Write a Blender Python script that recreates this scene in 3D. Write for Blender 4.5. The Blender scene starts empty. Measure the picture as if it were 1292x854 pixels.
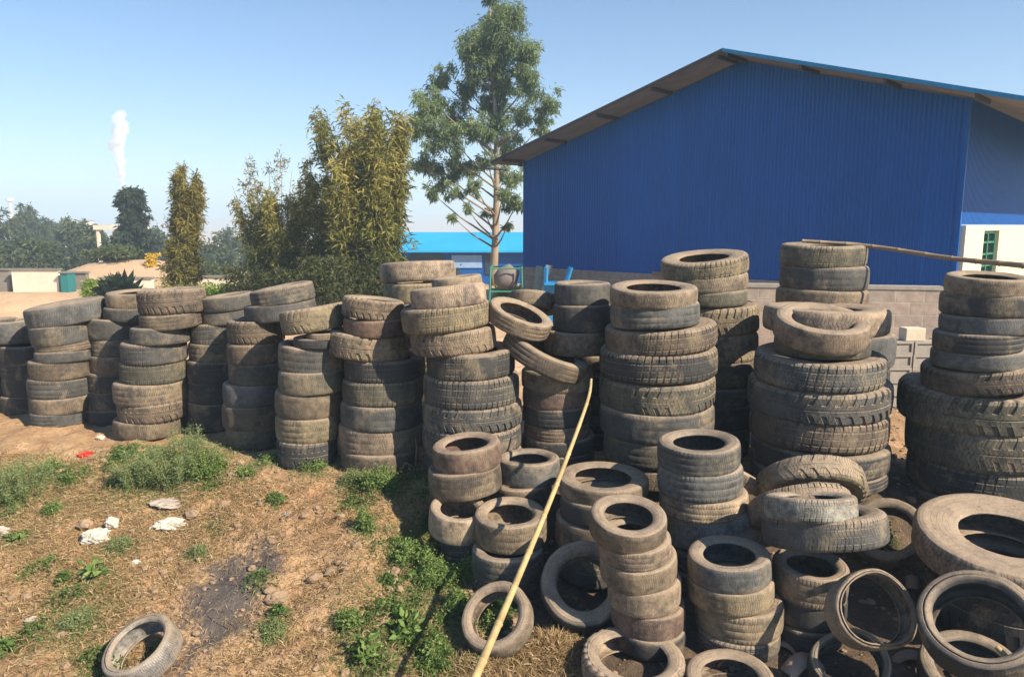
import bpy, math, random
import numpy as np
from mathutils import Matrix, Vector
RAD = math.radians
PI = math.pi
rnd = random.Random(7)
sc = bpy.context.scene
COL = sc.collection

# ------------------------------------------------------------------ camera model (photo pixels 1292x854)
FPX, PITCH, EYE = 930.0, RAD(8.7), 2.4
CP, SP = math.cos(PITCH), math.sin(PITCH)
def ray(u, v):
    a, b = (u-646)/FPX, (v-427)/FPX
    return np.array([a, CP-b*SP, -SP-b*CP])
def at(u, v, y):
    r = ray(u, v); s = y/r[1]
    return Vector((r[0]*s, y, EYE+r[2]*s))
def zy(v, y):
    return at(646, v, y).z

# ------------------------------------------------------------------ noise + terrain
_rs = np.random.RandomState(3)
_W = [(_rs.uniform(0, 2*PI), _rs.uniform(0, 2*PI), _rs.uniform(.8, 1.25)) for _ in range(60)]
def fbm(x, y, f, n=5, k0=0):
    o = 0*x+0*y; a = 1.0; tot = 0
    for i in range(n):
        for j in range(3):
            th, ph, m = _W[(k0+i*3+j) % 60]
            o = o + a*np.sin((x*math.cos(th)+y*math.sin(th))*f*m+ph+1.7*np.sin((x*math.sin(th)-y*math.cos(th))*f*.7*m+ph*2))/3
        tot += a; a *= .55; f *= 2.05
    return o/tot
def sstep(a, b, x):
    t = np.clip((x-a)/(b-a), 0, 1); return t*t*(3-2*t)
def ground(x, y, fine=True):
    x = np.asarray(x, float); y = np.asarray(y, float)
    yrow = np.interp(x, [-7, -5.3, -1.2, 0, 4], [8.3, 8.0, 6.75, 6.5, 6.2])
    s = yrow-y
    zl = -.255*np.clip(s, 0, 9)-.02*np.clip(s, 0, 1)
    zc = np.interp(y, [2, 4, 4.8, 6.15, 6.5, 6.7], [-.95, -.76, -.62, -.42, -.05, 0])
    w = sstep(-1.35, -.45, x)
    z = zl*(1-w)+zc*w
    z = z+.84*np.exp(-((x+9.6)/2.7)**2-((y-15)/2.3)**2)+.55*np.exp(-((x+14)/4.0)**2-((y-14.5)/2.3)**2)+.3*np.exp(-((x+7.5)/2.5)**2-((y-12.5)/2.0)**2)
    z = z+1.7*np.exp(-((x+17.5)/3.2)**4-((y-35)/3)**2)
    z = z-2.6*sstep(30, 42, y)-4*sstep(60, 200, y)
    # low hills at the horizon
    far = sstep(700, 1300, y)*(1-sstep(1500, 1900, y))
    z = z+far*(27+9*np.sin(x/240+1.2)+4*np.sin(x/90))*sstep(900, -300, x)
    if fine:
        near = np.exp(-(np.clip(y-9, 0, None)/8)**2)
        z = z+near*(.055*fbm(x, y, 2.1, 3)+.06*fbm(x, y, 8, 4, 9)*(1+.6*fbm(x, y, 1.1, 2, 20)))
        z = z+(1-near)*.13*fbm(x, y, 1.7, 5)
    return z
def gz(x, y): return float(ground(x, y))
def on_ground(u, v):
    r = ray(u, v); t = 2.0
    while t < 200:
        p = r*t
        if EYE+p[2] < gz(p[0], p[1]): break
        t *= 1.015
    a, b = t/1.015, t
    for i in range(12):
        t = (a+b)/2; p = r*t
        if EYE+p[2] < gz(p[0], p[1]): b = t
        else: a = t
    return Vector((p[0], p[1], gz(p[0], p[1])))

# ------------------------------------------------------------------ object helpers
def link(o, parent=None):
    COL.objects.link(o)
    if parent is not None: o.parent = parent
    return o
def tag(o, label=None, cat=None, group=None, kind=None):
    if label: o['label'] = label
    if cat: o['category'] = cat
    if group: o['group'] = group
    if kind: o['kind'] = kind
    return o
def empty(name, loc=(0, 0, 0), rotz=0.0):
    o = bpy.data.objects.new(name, None); link(o); o.location = loc; o.rotation_euler = (0, 0, rotz)
    o.empty_display_size = .1
    return o
def quads(name, V, F, mat, parent=None, smooth=True, var=None):
    V = np.asarray(V, np.float32); F = np.asarray(F, np.int32)
    me = bpy.data.meshes.new(name); k = F.shape[1]
    me.vertices.add(len(V)); me.vertices.foreach_set('co', V.ravel())
    me.loops.add(F.size); me.loops.foreach_set('vertex_index', F.ravel())
    me.polygons.add(len(F)); me.polygons.foreach_set('loop_start', np.arange(0, F.size, k, dtype=np.int32))
    try: me.polygons.foreach_set('loop_total', np.full(len(F), k, np.int32))
    except Exception: pass
    me.update(calc_edges=True)
    me.polygons.foreach_set('use_smooth', np.full(len(F), smooth))
    if var is not None:
        a = me.attributes.new('var', 'FLOAT', 'POINT'); a.data.foreach_set('value', np.asarray(var, np.float32))
    me.materials.append(mat)
    o = bpy.data.objects.new(name, me); link(o, parent)
    return o
class MB:
    def __init__(s): s.v = []; s.f = []
    def add(s, vs, fs):
        b = len(s.v); s.v += [tuple(p) for p in vs]; s.f += [tuple(i+b for i in f) for f in fs]
    def box(s, x0, x1, y0, y1, z0, z1, M=None):
        vs = [Vector((x, y, z)) for z in (z0, z1) for y in (y0, y1) for x in (x0, x1)]
        if M is not None: vs = [M @ p for p in vs]
        s.add(vs, [(0, 2, 3, 1), (4, 5, 7, 6), (0, 1, 5, 4), (2, 6, 7, 3), (0, 4, 6, 2), (1, 3, 7, 5)])
    def tube(s, pts, rads, n=8, cap=True):
        pts = [Vector(p) for p in pts]; rings = []
        up = Vector((0, 0, 1)); side = None
        for i, p in enumerate(pts):
            d = (pts[min(i+1, len(pts)-1)]-pts[max(i-1, 0)]).normalized()
            if side is None:
                side = d.cross(up if abs(d.z) < .9 else Vector((1, 0, 0))).normalized()
            side = (side-d*side.dot(d)).normalized(); w = d.cross(side)
            r = rads[i] if hasattr(rads, '__len__') else rads
            rings.append([p+(side*math.cos(2*PI*k/n)+w*math.sin(2*PI*k/n))*r for k in range(n)])
        vs = [q for rg in rings for q in rg]; fs = []
        for i in range(len(pts)-1):
            for k in range(n):
                fs.append((i*n+k, i*n+(k+1) % n, (i+1)*n+(k+1) % n, (i+1)*n+k))
        if cap:
            fs.append(tuple(range(n))[::-1]); fs.append(tuple((len(pts)-1)*n+k for k in range(n)))
        s.add(vs, fs)
    def build(s, name, mat, parent=None, smooth=False, bevel=0):
        me = bpy.data.meshes.new(name); me.from_pydata(s.v, [], s.f); me.update()
        me.polygons.foreach_set('use_smooth', np.full(len(me.polygons), smooth))
        me.materials.append(mat)
        o = bpy.data.objects.new(name, me); link(o, parent)
        if bevel:
            m = o.modifiers.new('Bevel', 'BEVEL'); m.width = bevel; m.segments = 2; m.limit_method = 'ANGLE'
        return o

# ------------------------------------------------------------------ materials
class NT:
    def __init__(s, name):
        s.m = bpy.data.materials.new(name); s.m.use_nodes = True; s.n = s.m.node_tree.nodes; s.l = s.m.node_tree.links
        s.b = s.n['Principled BSDF']; s.b.inputs['Roughness'].default_value = .8
    def node(s, t, **k):
        n = s.n.new(t)
        for a, b in k.items():
            if a in n.inputs: n.inputs[a].default_value = b
            else: setattr(n, a, b)
        return n
    def link(s, a, b): s.l.new(a, b)
    def noise(s, scale, detail=4, rough=.6, vec=None, dist=0.0):
        n = s.node('ShaderNodeTexNoise', Scale=scale, Detail=detail, Roughness=rough, Distortion=dist)
        if vec is not None: s.link(vec, n.inputs['Vector'])
        return n.outputs['Fac']
    def ramp(s, fac, stops):
        r = s.n.new('ShaderNodeValToRGB'); cr = r.color_ramp
        while len(cr.elements) < len(stops): cr.elements.new(.5)
        for e, (p, c) in zip(cr.elements, stops):
            e.position = p; e.color = (c, c, c, 1) if not hasattr(c, '__len__') else tuple(c)+(1,)
        s.link(fac, r.inputs['Fac']); return r.outputs['Color']
    def mix(s, fac, a, b, mode='MIX'):
        m = s.n.new('ShaderNodeMix'); m.data_type = 'RGBA'; m.blend_type = mode
        for sock, val in ((m.inputs[0], fac), (m.inputs[6], a), (m.inputs[7], b)):
            if hasattr(val, 'is_output') or hasattr(val, 'links'): s.link(val, sock)
            elif hasattr(val, '__len__'): sock.default_value = tuple(val)+(1,)
            else: sock.default_value = val
        return m.outputs[2]
    def math(s, op, a, b=0.0, clamp=False):
        m = s.n.new('ShaderNodeMath'); m.operation = op; m.use_clamp = clamp
        for i, val in enumerate((a, b)):
            if hasattr(val, 'links'): s.link(val, m.inputs[i])
            else: m.inputs[i].default_value = val
        return m.outputs[0]
    def bump(s, h, strength=.5, dist=.01):
        b = s.node('ShaderNodeBump', Strength=strength, Distance=dist); s.link(h, b.inputs['Height'])
        s.link(b.outputs['Normal'], s.b.inputs['Normal'])
    def color(s, c): s.link(c, s.b.inputs['Base Color'])
    def coord(s, which='Object'): return s.node('ShaderNodeTexCoord').outputs[which]

def rubber_mat(name, kind):
    t = NT(name); oi = t.node('ShaderNodeObjectInfo'); geo = t.node('ShaderNodeNewGeometry')
    sep = t.node('ShaderNodeSeparateXYZ'); t.link(geo.outputs['Normal'], sep.inputs[0])
    loc = t.coord('Object')
    add = t.node('ShaderNodeVectorMath', operation='ADD'); t.link(loc, add.inputs[0])
    sc_ = t.node('ShaderNodeVectorMath', operation='SCALE'); t.link(oi.outputs['Location'], sc_.inputs[0]); sc_.inputs['Scale'].default_value = 3.7
    t.link(sc_.outputs[0], add.inputs[1]); p = add.outputs[0]
    n1 = t.noise(5.5, 5, .6, p); n2 = t.noise(22, 5, .65, p); n3 = t.noise(120, 3, .6, p)
    patch = t.math('ADD', t.math('MULTIPLY', n1, .65), t.math('MULTIPLY', n2, .35))
    pf = t.ramp(patch, [(.36, 0.0), (.62, 1.0)])
    dark = {'tread': (.040, .039, .038), 'sidewall': (.048, .046, .043), 'liner': (.028, .028, .028)}[kind]
    thin = {'tread': .20, 'sidewall': .26, 'liner': .10}[kind]
    # dried mud film: object colour = mud tint, alpha = how much of it
    f = t.math('MULTIPLY', t.math('ADD', t.math('MULTIPLY', pf, 1-thin), thin), oi.outputs['Alpha'], True)
    col = t.mix(f, dark, oi.outputs['Color'])
    if kind != 'liner':
        n4 = t.noise(3.1, 4, .6, p, .4)
        col = t.mix(t.math('MULTIPLY', t.ramp(n4, [(.52, 0.0), (.62, .65)]), t.ramp(n2, [(.35, .3), (.6, 1.0)])), col, (.29, .225, .145))
    # dust settled on upward faces
    upn = t.math('SUBTRACT', sep.outputs['Z'], .22)
    up = t.math('MULTIPLY', t.math('MULTIPLY', upn, 1.9 if kind != 'liner' else .9, True), t.ramp(n1, [(.25, .45), (.6, 1.0)]), True)
    col = t.mix(t.math('MULTIPLY', up, .80), col, t.mix(n2, (.31, .235, .165), (.43, .33, .235)))
    col = t.mix(t.ramp(n3, [(.45, 0.0), (.75, .5)]), col, (.03, .03, .03))
    t.color(col)
    t.link(t.ramp(f, [(0, .62), (1, .95)]), t.b.inputs['Roughness'])
    t.b.inputs['Specular IOR Level'].default_value = .3
    h = t.math('ADD', t.math('MULTIPLY', n2, .8), t.math('MULTIPLY', n3, .35))
    ps = t.node('ShaderNodeSeparateXYZ'); t.link(loc, ps.inputs[0])
    if kind == 'tread':      # fine sipes cut across the tread
        an = t.math('ARCTAN2', ps.outputs['Y'], ps.outputs['X'])
        zz = t.math('MULTIPLY', t.math('SINE', t.math('MULTIPLY', ps.outputs['Z'], 55.0)), .35)
        fr = t.math('FRACT', t.math('ADD', t.math('MULTIPLY', an, 17.0), zz))
        cut = t.math('MULTIPLY', t.ramp(fr, [(.0, 1.0), (.13, 1.0), (.17, 0.0), (1, 0.0)]), t.ramp(t.noise(4.0, 3, .6, p), [(.42, 0.0), (.52, 1.0)]))
        h = t.math('SUBTRACT', h, t.math('MULTIPLY', cut, .8))
        col = t.mix(t.math('MULTIPLY', cut, .55), col, (.025, .024, .023)); t.color(col)
    if kind == 'sidewall':   # moulded rings
        x2 = t.math('MULTIPLY', ps.outputs['X'], ps.outputs['X']); y2 = t.math('MULTIPLY', ps.outputs['Y'], ps.outputs['Y']); rr = t.math('SQRT', t.math('ADD', x2, y2))
        h = t.math('ADD', h, t.math('MULTIPLY', t.ramp(t.math('FRACT', t.math('MULTIPLY', rr, 26.0)), [(.0, 0.0), (.44, 0.0), (.5, 1.0), (.58, 0.0)]), .5))
    t.bump(h, .65, .007)
    return t.m
RUB = {k: rubber_mat('dusty rubber '+k, k) for k in ('tread', 'sidewall', 'liner')}

def simple(name, c1, c2=None, scale=6, rough=.8, bump=.2, metallic=0, bscale=40, spec=.5):
    t = NT(name); p = t.coord('Object')
    n = t.noise(scale, 5, .65, p)
    t.color(t.mix(t.ramp(n, [(.3, 0.0), (.7, 1.0)]), c1, c2 or tuple(x*.75 for x in c1)))
    t.b.inputs['Roughness'].default_value = rough; t.b.inputs['Metallic'].default_value = metallic
    t.b.inputs['Specular IOR Level'].default_value = spec
    if bump: t.bump(t.noise(bscale, 4, .6, p), bump, .01)
    return t.m
def leaf_mat(name, a, b, c, trans=.35):
    t = NT(name); at_ = t.node('ShaderNodeAttribute', attribute_name='var')
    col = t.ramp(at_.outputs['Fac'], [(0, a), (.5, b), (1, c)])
    t.color(col); t.b.inputs['Roughness'].default_value = .6; t.b.inputs['Specular IOR Level'].default_value = .25
    tr = t.node('ShaderNodeBsdfTranslucent'); t.link(col, tr.inputs['Color'])
    mx = t.node('ShaderNodeMixShader'); mx.inputs[0].default_value = trans
    t.link(t.b.outputs[0], mx.inputs[1]); t.link(tr.outputs[0], mx.inputs[2])
    t.link(mx.outputs[0], t.n['Material Output'].inputs['Surface'])
    return t.m

DARK_PATCH = on_ground(285, 750)
def ground_mat():
    t = NT('dry soil'); geo = t.node('ShaderNodeNewGeometry'); p = geo.outputs['Position']
    a = t.noise(.55, 6, .65, p); b = t.noise(3.2, 6, .7, p, .6); c = t.noise(26, 5, .7, p); d = t.noise(110, 3, .6, p)
    col = t.mix(t.ramp(b, [(.3, 0.0), (.7, 1.0)]), (.30, .165, .082), (.60, .40, .225))
    col = t.mix(t.ramp(a, [(.42, 0.0), (.7, .6)]), col, (.50, .285, .15))
    col = t.mix(t.ramp(c, [(.3, .75), (.55, 0.0)]), col, (.22, .145, .08))
    col = t.mix(t.ramp(d, [(.55, 0.0), (.75, .5)]), col, (.56, .44, .30))
    sy = t.node('ShaderNodeSeparateXYZ'); t.link(p, sy.inputs[0])
    col = t.mix(t.math('MULTIPLY', t.math('MULTIPLY', t.math('SUBTRACT', sy.outputs['Y'], 9.0), .4, True), .65), col, t.mix(b, (.62, .40, .26), (.72, .55, .36)))
    # dark grey patch with a ragged outline
    dv = t.node('ShaderNodeVectorMath', operation='SUBTRACT'); t.link(p, dv.inputs[0]); dv.inputs[1].default_value = tuple(DARK_PATCH)
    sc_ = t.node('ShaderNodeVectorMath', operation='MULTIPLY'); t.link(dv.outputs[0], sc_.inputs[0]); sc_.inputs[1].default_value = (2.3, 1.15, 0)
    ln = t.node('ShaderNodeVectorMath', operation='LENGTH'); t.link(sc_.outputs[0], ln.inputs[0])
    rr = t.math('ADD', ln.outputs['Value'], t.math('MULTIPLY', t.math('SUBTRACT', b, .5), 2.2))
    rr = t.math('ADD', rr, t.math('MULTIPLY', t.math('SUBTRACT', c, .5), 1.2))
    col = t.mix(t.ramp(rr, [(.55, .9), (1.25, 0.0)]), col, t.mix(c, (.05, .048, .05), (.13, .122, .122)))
    # near-black ground colour among the tyre pile
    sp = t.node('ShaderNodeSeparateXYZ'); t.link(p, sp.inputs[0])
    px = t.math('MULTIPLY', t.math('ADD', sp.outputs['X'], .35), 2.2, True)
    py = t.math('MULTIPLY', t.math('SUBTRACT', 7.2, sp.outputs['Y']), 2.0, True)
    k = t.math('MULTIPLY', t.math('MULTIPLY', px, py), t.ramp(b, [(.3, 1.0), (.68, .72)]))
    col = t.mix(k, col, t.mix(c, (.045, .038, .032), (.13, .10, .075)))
    t.color(col); t.b.inputs['Roughness'].default_value = .95; t.b.inputs['Specular IOR Level'].default_value = .15
    h = t.math('ADD', t.math('MULTIPLY', b, .6), t.math('ADD', t.math('MULTIPLY', c, .5), t.math('MULTIPLY', d, .2)))
    t.bump(h, .9, .05)
    return t.m

# ------------------------------------------------------------------ tyres
TINT = {  # name: (rgb, alpha, word)
 'g': ((.155, .146, .130), .66, 'grey'), 'd': ((.075, .072, .068), .5, 'dark grey'), 't': ((.345, .255, .170), .84, 'tan'),
 'b': ((.215, .155, .105), .78, 'brown'), 'u': ((.19, .187, .178), .76, 'bluish grey'), 'y': ((.350, .275, .165), .9, 'yellowish'),
 'r': ((.255, .155, .110), .8, 'reddish brown'), 's': ((.46, .345, .235), .97, 'sand-coated'), 'o': ((.180, .158, .108), .75, 'olive stained'),
 'w': ((.36, .335, .29), .95, 'pale grey')}
STYLE = {'L': 'lugged', 'B': 'block-treaded', 'R': 'ribbed', 'S': 'bald'}
def tyre_parts(R, W, style, rng, rbf=None, open_=1.0):
    truck = R > .43
    rb = R*(rbf or (.56 if truck else .615)); tw = .448*W
    N = {'L': 36 if truck else 30, 'B': 52, 'R': 62, 'S': 40}[style]
    if style == 'S': ph = [0, .25, .5, .75]; lat = [0, 0, 0, 0]
    elif style == 'L': ph = [0, .04, .60, .64]; lat = [1, 0, 0, 1]
    else: ph = [0, .05, .74, .79]; lat = [1, 0, 0, 1]
    th = np.concatenate([(i+np.array(ph))/N for i in range(N)])*2*PI
    lat = np.tile(lat, N).astype(float); nc = len(th)
    if style == 'L':
        tt = [1, .82, .6, .36, .33, .05, .03, -.03, -.05, -.33, -.36, -.6, -.82, -1]; cg = [0, 0, 0, 0, 0, 0, .5, .5, 0, 0, 0, 0, 0, 0]; lw = [1, 1, 1, 1, 0, 0, 0, 0, 0, 0, 1, 1, 1, 1]; dep = .016*R/.5+.003; sk = .55
    elif style == 'B':
        tt = [1, .85, .58, .55, .44, .41, .06, .03, -.03, -.06, -.41, -.44, -.55, -.58, -.85, -1]
        cg = [0, 0, 0, .35, .35, 0, 0, .2, .2, 0, 0, .35, .35, 0, 0, 0]; lw = [1, 1, .7, .6, .5, .35, .2, .2, .2, .2, .35, .5, .6, .7, 1, 1]; dep = .0105*R/.5+.001; sk = .25
    elif style == 'R':
        tt = [1, .86, .66, .62, .52, .48, .06, .03, -.03, -.06, -.48, -.52, -.62, -.66, -.86, -1]
        cg = [0, 0, 0, 1, 1, 0, 0, 1, 1, 0, 0, 1, 1, 0, 0, 0]; lw = [.6, .5, .2, 0, 0, 0, 0, 0, 0, 0, 0, 0, 0, .2, .5, .6]; dep = .0026; sk = .15
    else:
        tt = [1, .85, .5, .46, .40, .36, 0, -.36, -.40, -.46, -.5, -.85, -1]; cg = [0, 0, 0, .5, .5, 0, 0, 0, .5, .5, 0, 0, 0]; lw = [0]*13; dep = .0012; sk = 0
    tt = np.array(tt, float); cg = np.array(cg, float); lw = np.array(lw, float)
    ph1, ph2, ph3, ph4 = [rng.uniform(0, 2*PI) for _ in range(4)]
    wear = np.clip(.55+.55*np.sin(th*2+ph1)*np.sin(th*3+ph2)+.1*np.sin(th*11+ph3), .05, 1)
    nz = .004*np.sin(th*7+ph3)+.003*np.sin(th*13+ph4)+.002*np.sin(th*29+ph1)
    rows = []
    for i, t in enumerate(tt):
        r = R*(1-.010*t*t-.026*(max(0, abs(t)-.78)/.22)**1.5)
        d = np.maximum(cg[i], lat*lw[i])*dep*wear
        rows.append((r-d+nz*R*(1-.4*abs(t)), np.full(nc, tw*t), sk*abs(t) if style == 'L' else sk*t))
    nT = len(rows)
    sgn = [(1-0, 1)]
    def side(s):
        P = [(.950*R, .468), (.925*R, .482), (.905*R, .491), (.893*R, .499), (.875*R, .501), (.868*R, .496), (rb+.55*(R-rb), .5),
             (rb+.34*(R-rb), .485), (rb+.15*(R-rb), .435), (rb+.13*(R-rb), .425), (rb+.03*(R-rb), .385), (rb, .36), (rb+.004, .335)]
        out = []
        for j, (r, z) in enumerate(P):
            d = 0
            if j < 3 and style in 'LB': d = lat*dep*wear*[1, .9, .3][j]
            out.append((r-d+nz*R*.5, np.full(nc, s*z*W), (sk*s if style != 'L' else sk)*(1 if j < 3 else .0+max(0, 1-(j-2)*.3))))
        return out
    bot = side(-1); top = side(1)
    lin = [(rb+.06*(R-rb), -.33), (rb+.35*(R-rb), -.43), (R*.90, -.42), (R*.945, -.30), (R*.95, 0), (R*.945, .30), (R*.90, .42), (rb+.35*(R-rb), .43), (rb+.06*(R-rb), .33)]
    lin = [(np.full(nc, r), np.full(nc, z*W), 0) for r, z in lin]
    seq = rows+bot+lin+top[::-1]
    e2, e3 = rng.uniform(.004, .024), rng.uniform(0, .009)
    if (rbf or 0) > .75: e2 = .11; e3 = .035
    sag = rng.uniform(0, .03)*W
    V = []
    for r, z, s in seq:
        a = th+s*2*PI/N
        rr = r*(1+e2*np.cos(2*th+ph2)+e3*np.cos(3*th+ph4))
        zz = z*(1+.03*np.sin(2*th+ph3)*np.sign(z))+sag*np.cos(th+ph1)
        V.append(np.stack([rr*np.cos(a), rr*np.sin(a), zz+W/2], 1))
    V = np.stack(V)                         # rows x cols x 3
    tot = len(seq); nB = len(bot)
    segs = {'tread': [list(range(0, nT))], 'sidewall': [list(range(nT-1, nT+nB)), list(range(tot-len(top), tot))+[0]],
            'liner': [list(range(nT+nB-1, tot-len(top)+1))]}
    res = []
    for kind, L in segs.items():
        for idx in L:
            P = V[idx]; n = len(idx)
            i, j = np.meshgrid(np.arange(n-1), np.arange(nc), indexing='ij'); j2 = (j+1) % nc
            F = np.stack([i*nc+j, (i+1)*nc+j, (i+1)*nc+j2, i*nc+j2], -1).reshape(-1, 4)
            res.append((kind, P.reshape(-1, 3), F))
    return res
TY = []
def tyre(center, R, W, rot, style, tint, label, group, rbf=None):
    rng = random.Random(len(TY)*13+5)
    M = Matrix.Translation(center) @ rot.to_4x4() @ Matrix.Rotation(rng.uniform(0, 2*PI), 4, 'Z') @ Matrix.Translation((0, 0, -W/2))
    root = empty('tyre'); root.matrix_world = M; root.empty_display_size = .2
    tag(root, label, 'tyre', group)
    c, a, _ = TINT[tint]; k = rng.uniform(.88, 1.14)
    for kind, V, F in tyre_parts(R, W, style, rng, rbf):
        o = quads({'tread': 'tread', 'sidewall': 'sidewall', 'liner': 'inner_liner'}[kind], V, F, RUB[kind], root)
        if kind == 'tread' and style in 'LB': o.data.polygons.foreach_set('use_smooth', np.zeros(len(o.data.polygons), bool))
        o.color = (c[0]*k, c[1]*k*rng.uniform(.98, 1.02), c[2]*k*rng.uniform(.95, 1.05), a)
    TY.append(root)
    return root
ORD = ['', 'topmost', 'second', 'third', 'fourth', 'fifth', 'sixth', 'seventh', 'eighth', 'ninth', 'tenth', 'eleventh', 'twelfth', 'thirteenth', 'fourteenth']
def rotm(roll, pitch):
    return (Matrix.Rotation(RAD(pitch), 3, 'X') @ Matrix.Rotation(RAD(-roll), 3, 'Y'))
def stack(phrase, group, rows, yf=None, fill=True):
    """rows: (uL,uR,vT,vB,roll,pitch,style,tint[,yf]) measured top to bottom on the photo"""
    if yf is None:
        b = (rows[-1][3]-427)/FPX; yf = EYE/((SP+b*CP)/(CP-b*SP))
    k = 0; rng = random.Random(hash(phrase) % 999 if False else sum(map(ord, phrase)))
    last = None
    for r in rows:
        uL, uR, vT, vB, roll, pitch, st, ti = r[:8]; y = r[8] if len(r) > 8 else yf
        k += 1
        vm = (vT+vB)/2; y0 = ray(646, vm)[1]; kk = (uR-uL)/2/FPX
        R = kk*y/(y0-kk)
        zt, zb = zy(vT-1, y), zy(vB+1, y)
        al = math.atan2(EYE-(zt+zb)/2, y); W = (zt-zb)*math.cos(al)/max(.5, math.cos(al+RAD(pitch)))
        W *= 1.005
        x = at((uL+uR)/2, vm, y+R).x
        wst, wti = STYLE[st], TINT[ti][2]
        lab = f"{wti} {wst} tyre, {ORD[k]} {'tyre ' if False else ''}{'of' if k == 1 else 'down'} the {phrase}"
        tyre(Vector((x, y+R+rng.uniform(-.015, .015), (zt+zb)/2)), R, W, rotm(roll+rng.uniform(-.9, .9), pitch+rng.uniform(-1, .6)), st, ti, lab, group)
        last = (x, y, R, zb)
    if fill:
        x, y, R, z = last; g = gz(x, y+R)
        rem = z-g
        if rem > .07:
            n = max(1, round(rem/.215)); w = rem/n
            for i in range(n):
                k += 1; st = rng.choice('LBRS'); ti = rng.choice('gdb')
                tyre(Vector((x+rng.uniform(-.02, .02), y+R+rng.uniform(-.02, .02), z-(i+.5)*w)), R*rng.uniform(.96, 1.0), w*1.02, rotm(rng.uniform(-1, 1), 0), st, ti,
                     f"{TINT[ti][2]} {STYLE[st]} tyre, {ORD[k]} down the {phrase}", group)
BACK = 'tyres stacked in the long back row'
FRONT = 'tyres stacked in the front cluster'

LOOSE = 'loose tyres leaning or lying on the ground'
def bk(n): return f"{n} back-row stack from the left"
stack('stack cut by the photo edge', BACK, [(-38, 20, 407, 432, 4, 0, 'S', 'd'), (-40, 12, 432, 458, 0, 0, 'R', 'd'), (-40, 10, 458, 480, 0, 0, 'B', 'd'), (-40, 12, 480, 502, 0, 0, 'R', 'd'), (-40, 10, 502, 524, 0, 0, 'S', 'd')])
stack(bk('first full'), BACK, [(-8, 42, 408, 434, 3, 0, 'S', 'u'), (4, 66, 439, 461, 0, 0, 'S', 'd'), (6, 66, 461, 480, 0, 0, 'R', 'd'), (8, 68, 480, 503, 0, 0, 'S', 'd'), (8, 66, 503, 524, 0, 0, 'R', 'd')], yf=9.1)
stack(bk('second'), BACK, [(40, 132, 387, 413, 9, 3, 'S', 'u', 8.55), (44, 117, 413, 437, 7, 2, 'S', 'g'), (50, 118, 436, 447, 5, 0, 'R', 'b'), (50, 117, 447, 460, 3, 0, 'S', 'g'),
      (43, 117, 459, 482, 1, 0, 'R', 'b'), (42, 116, 482, 505, 0, 0, 'R', 'g'), (44, 118, 505, 524, 0, 0, 'S', 'b'), (45, 115, 524, 541, 0, 0, 'R', 'g')])
stack(bk('third'), BACK, [(137, 206, 372, 390, 0, 2, 'S', 't'), (135, 206, 390, 406, 0, 0, 'S', 'g'), (113, 184, 406, 431, -3, 0, 'S', 'g'), (118, 188, 431, 452, -1, 0, 'R', 'g'), (117, 188, 452, 474, 0, 0, 'S', 'b'),
      (113, 186, 474, 497, 0, 0, 'R', 'd'), (112, 186, 497, 520, 0, 0, 'S', 'd'), (112, 186, 520, 540, 0, 0, 'R', 'd')], yf=8.75)
stack(bk('fourth'), BACK, [(178, 258, 369, 398, 2, 0, 'L', 'b'), (180, 254, 398, 416, 3, 2, 'R', 'b'), (168, 238, 417, 437, 1, 0, 'S', 'g'), (157, 234, 437, 462, 0, 0, 'B', 'g'), (155, 233, 462, 487, 0, 0, 'B', 'o'),
      (149, 236, 488, 514, 0, 1, 'R', 't'), (154, 235, 514, 536, 2, 0, 'L', 'b'), (149, 232, 536, 557, 0, 0, 'S', 'b')])
stack(bk('fifth'), BACK, [(253, 321, 376, 394, 6, 2, 'S', 'g'), (255, 320, 394, 411, 7, 0, 'S', 'g'), (241, 308, 411, 436, 3, 0, 'B', 'g'), (240, 306, 436, 459, 1, 0, 'R', 'o'), (238, 305, 459, 485, 0, 0, 'B', 'd'),
      (238, 304, 485, 512, 0, 0, 'R', 'd'), (238, 304, 512, 545, 0, 0, 'S', 'd')], yf=8.3)
stack(bk('sixth'), BACK, [(318, 397, 365, 386, 9, 3, 'R', 'g'), (312, 399, 386, 408, 8, 0, 'S', 'g'), (288, 358, 409, 436, 1, 0, 'L', 'b'), (288, 358, 437, 462, 1, 0, 'B', 'b'), (290, 357, 463, 488, 0, 0, 'R', 'o'),
      (284, 356, 489, 515, 1, 0, 'S', 'u'), (283, 355, 516, 545, 0, 0, 'S', 'b'), (288, 354, 545, 570, 0, 0, 'R', 'o')])
stack(bk('seventh'), BACK, [(355, 437, 393, 422, 9, -3, 'L', 'y'), (386, 430, 423, 430, 0, 0, 'S', 't'), (372, 434, 430, 441, 0, 0, 'S', 'd'), (354, 437, 441, 473, -3, 2, 'R', 'g'), (354, 437, 473, 500, -1, 0, 'S', 'o'),
      (349, 433, 501, 531, -2, 0, 'S', 'b'), (349, 432, 532, 561, 0, 0, 'R', 'y'), (352, 426, 562, 593, 0, 0, 'L', 'd')])
stack(bk('eighth'), BACK, [(433, 510, 381, 405, -6, -1, 'L', 't'), (434, 513, 406, 427, -1, 0, 'S', 'r'), (414, 518, 427, 457, -5, 0, 'L', 't'), (437, 536, 459, 485, 0, 0, 'B', 'd'), (434, 534, 486, 516, 0, 0, 'B', 'o'),
      (431, 533, 516, 547, 0, 0, 'R', 'g'), (429, 531, 547, 578, 0, 0, 'R', 't'), (432, 528, 578, 600, 0, 0, 'S', 'b')])
stack('stack rising behind the eighth and ninth', BACK, [(480, 575, 334, 358, 3, -3, 'S', 's'), (485, 576, 359, 384, 1, 0, 'B', 'y'), (488, 578, 384, 404, 0, 0, 'S', 'd')], yf=7.85)
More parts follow.
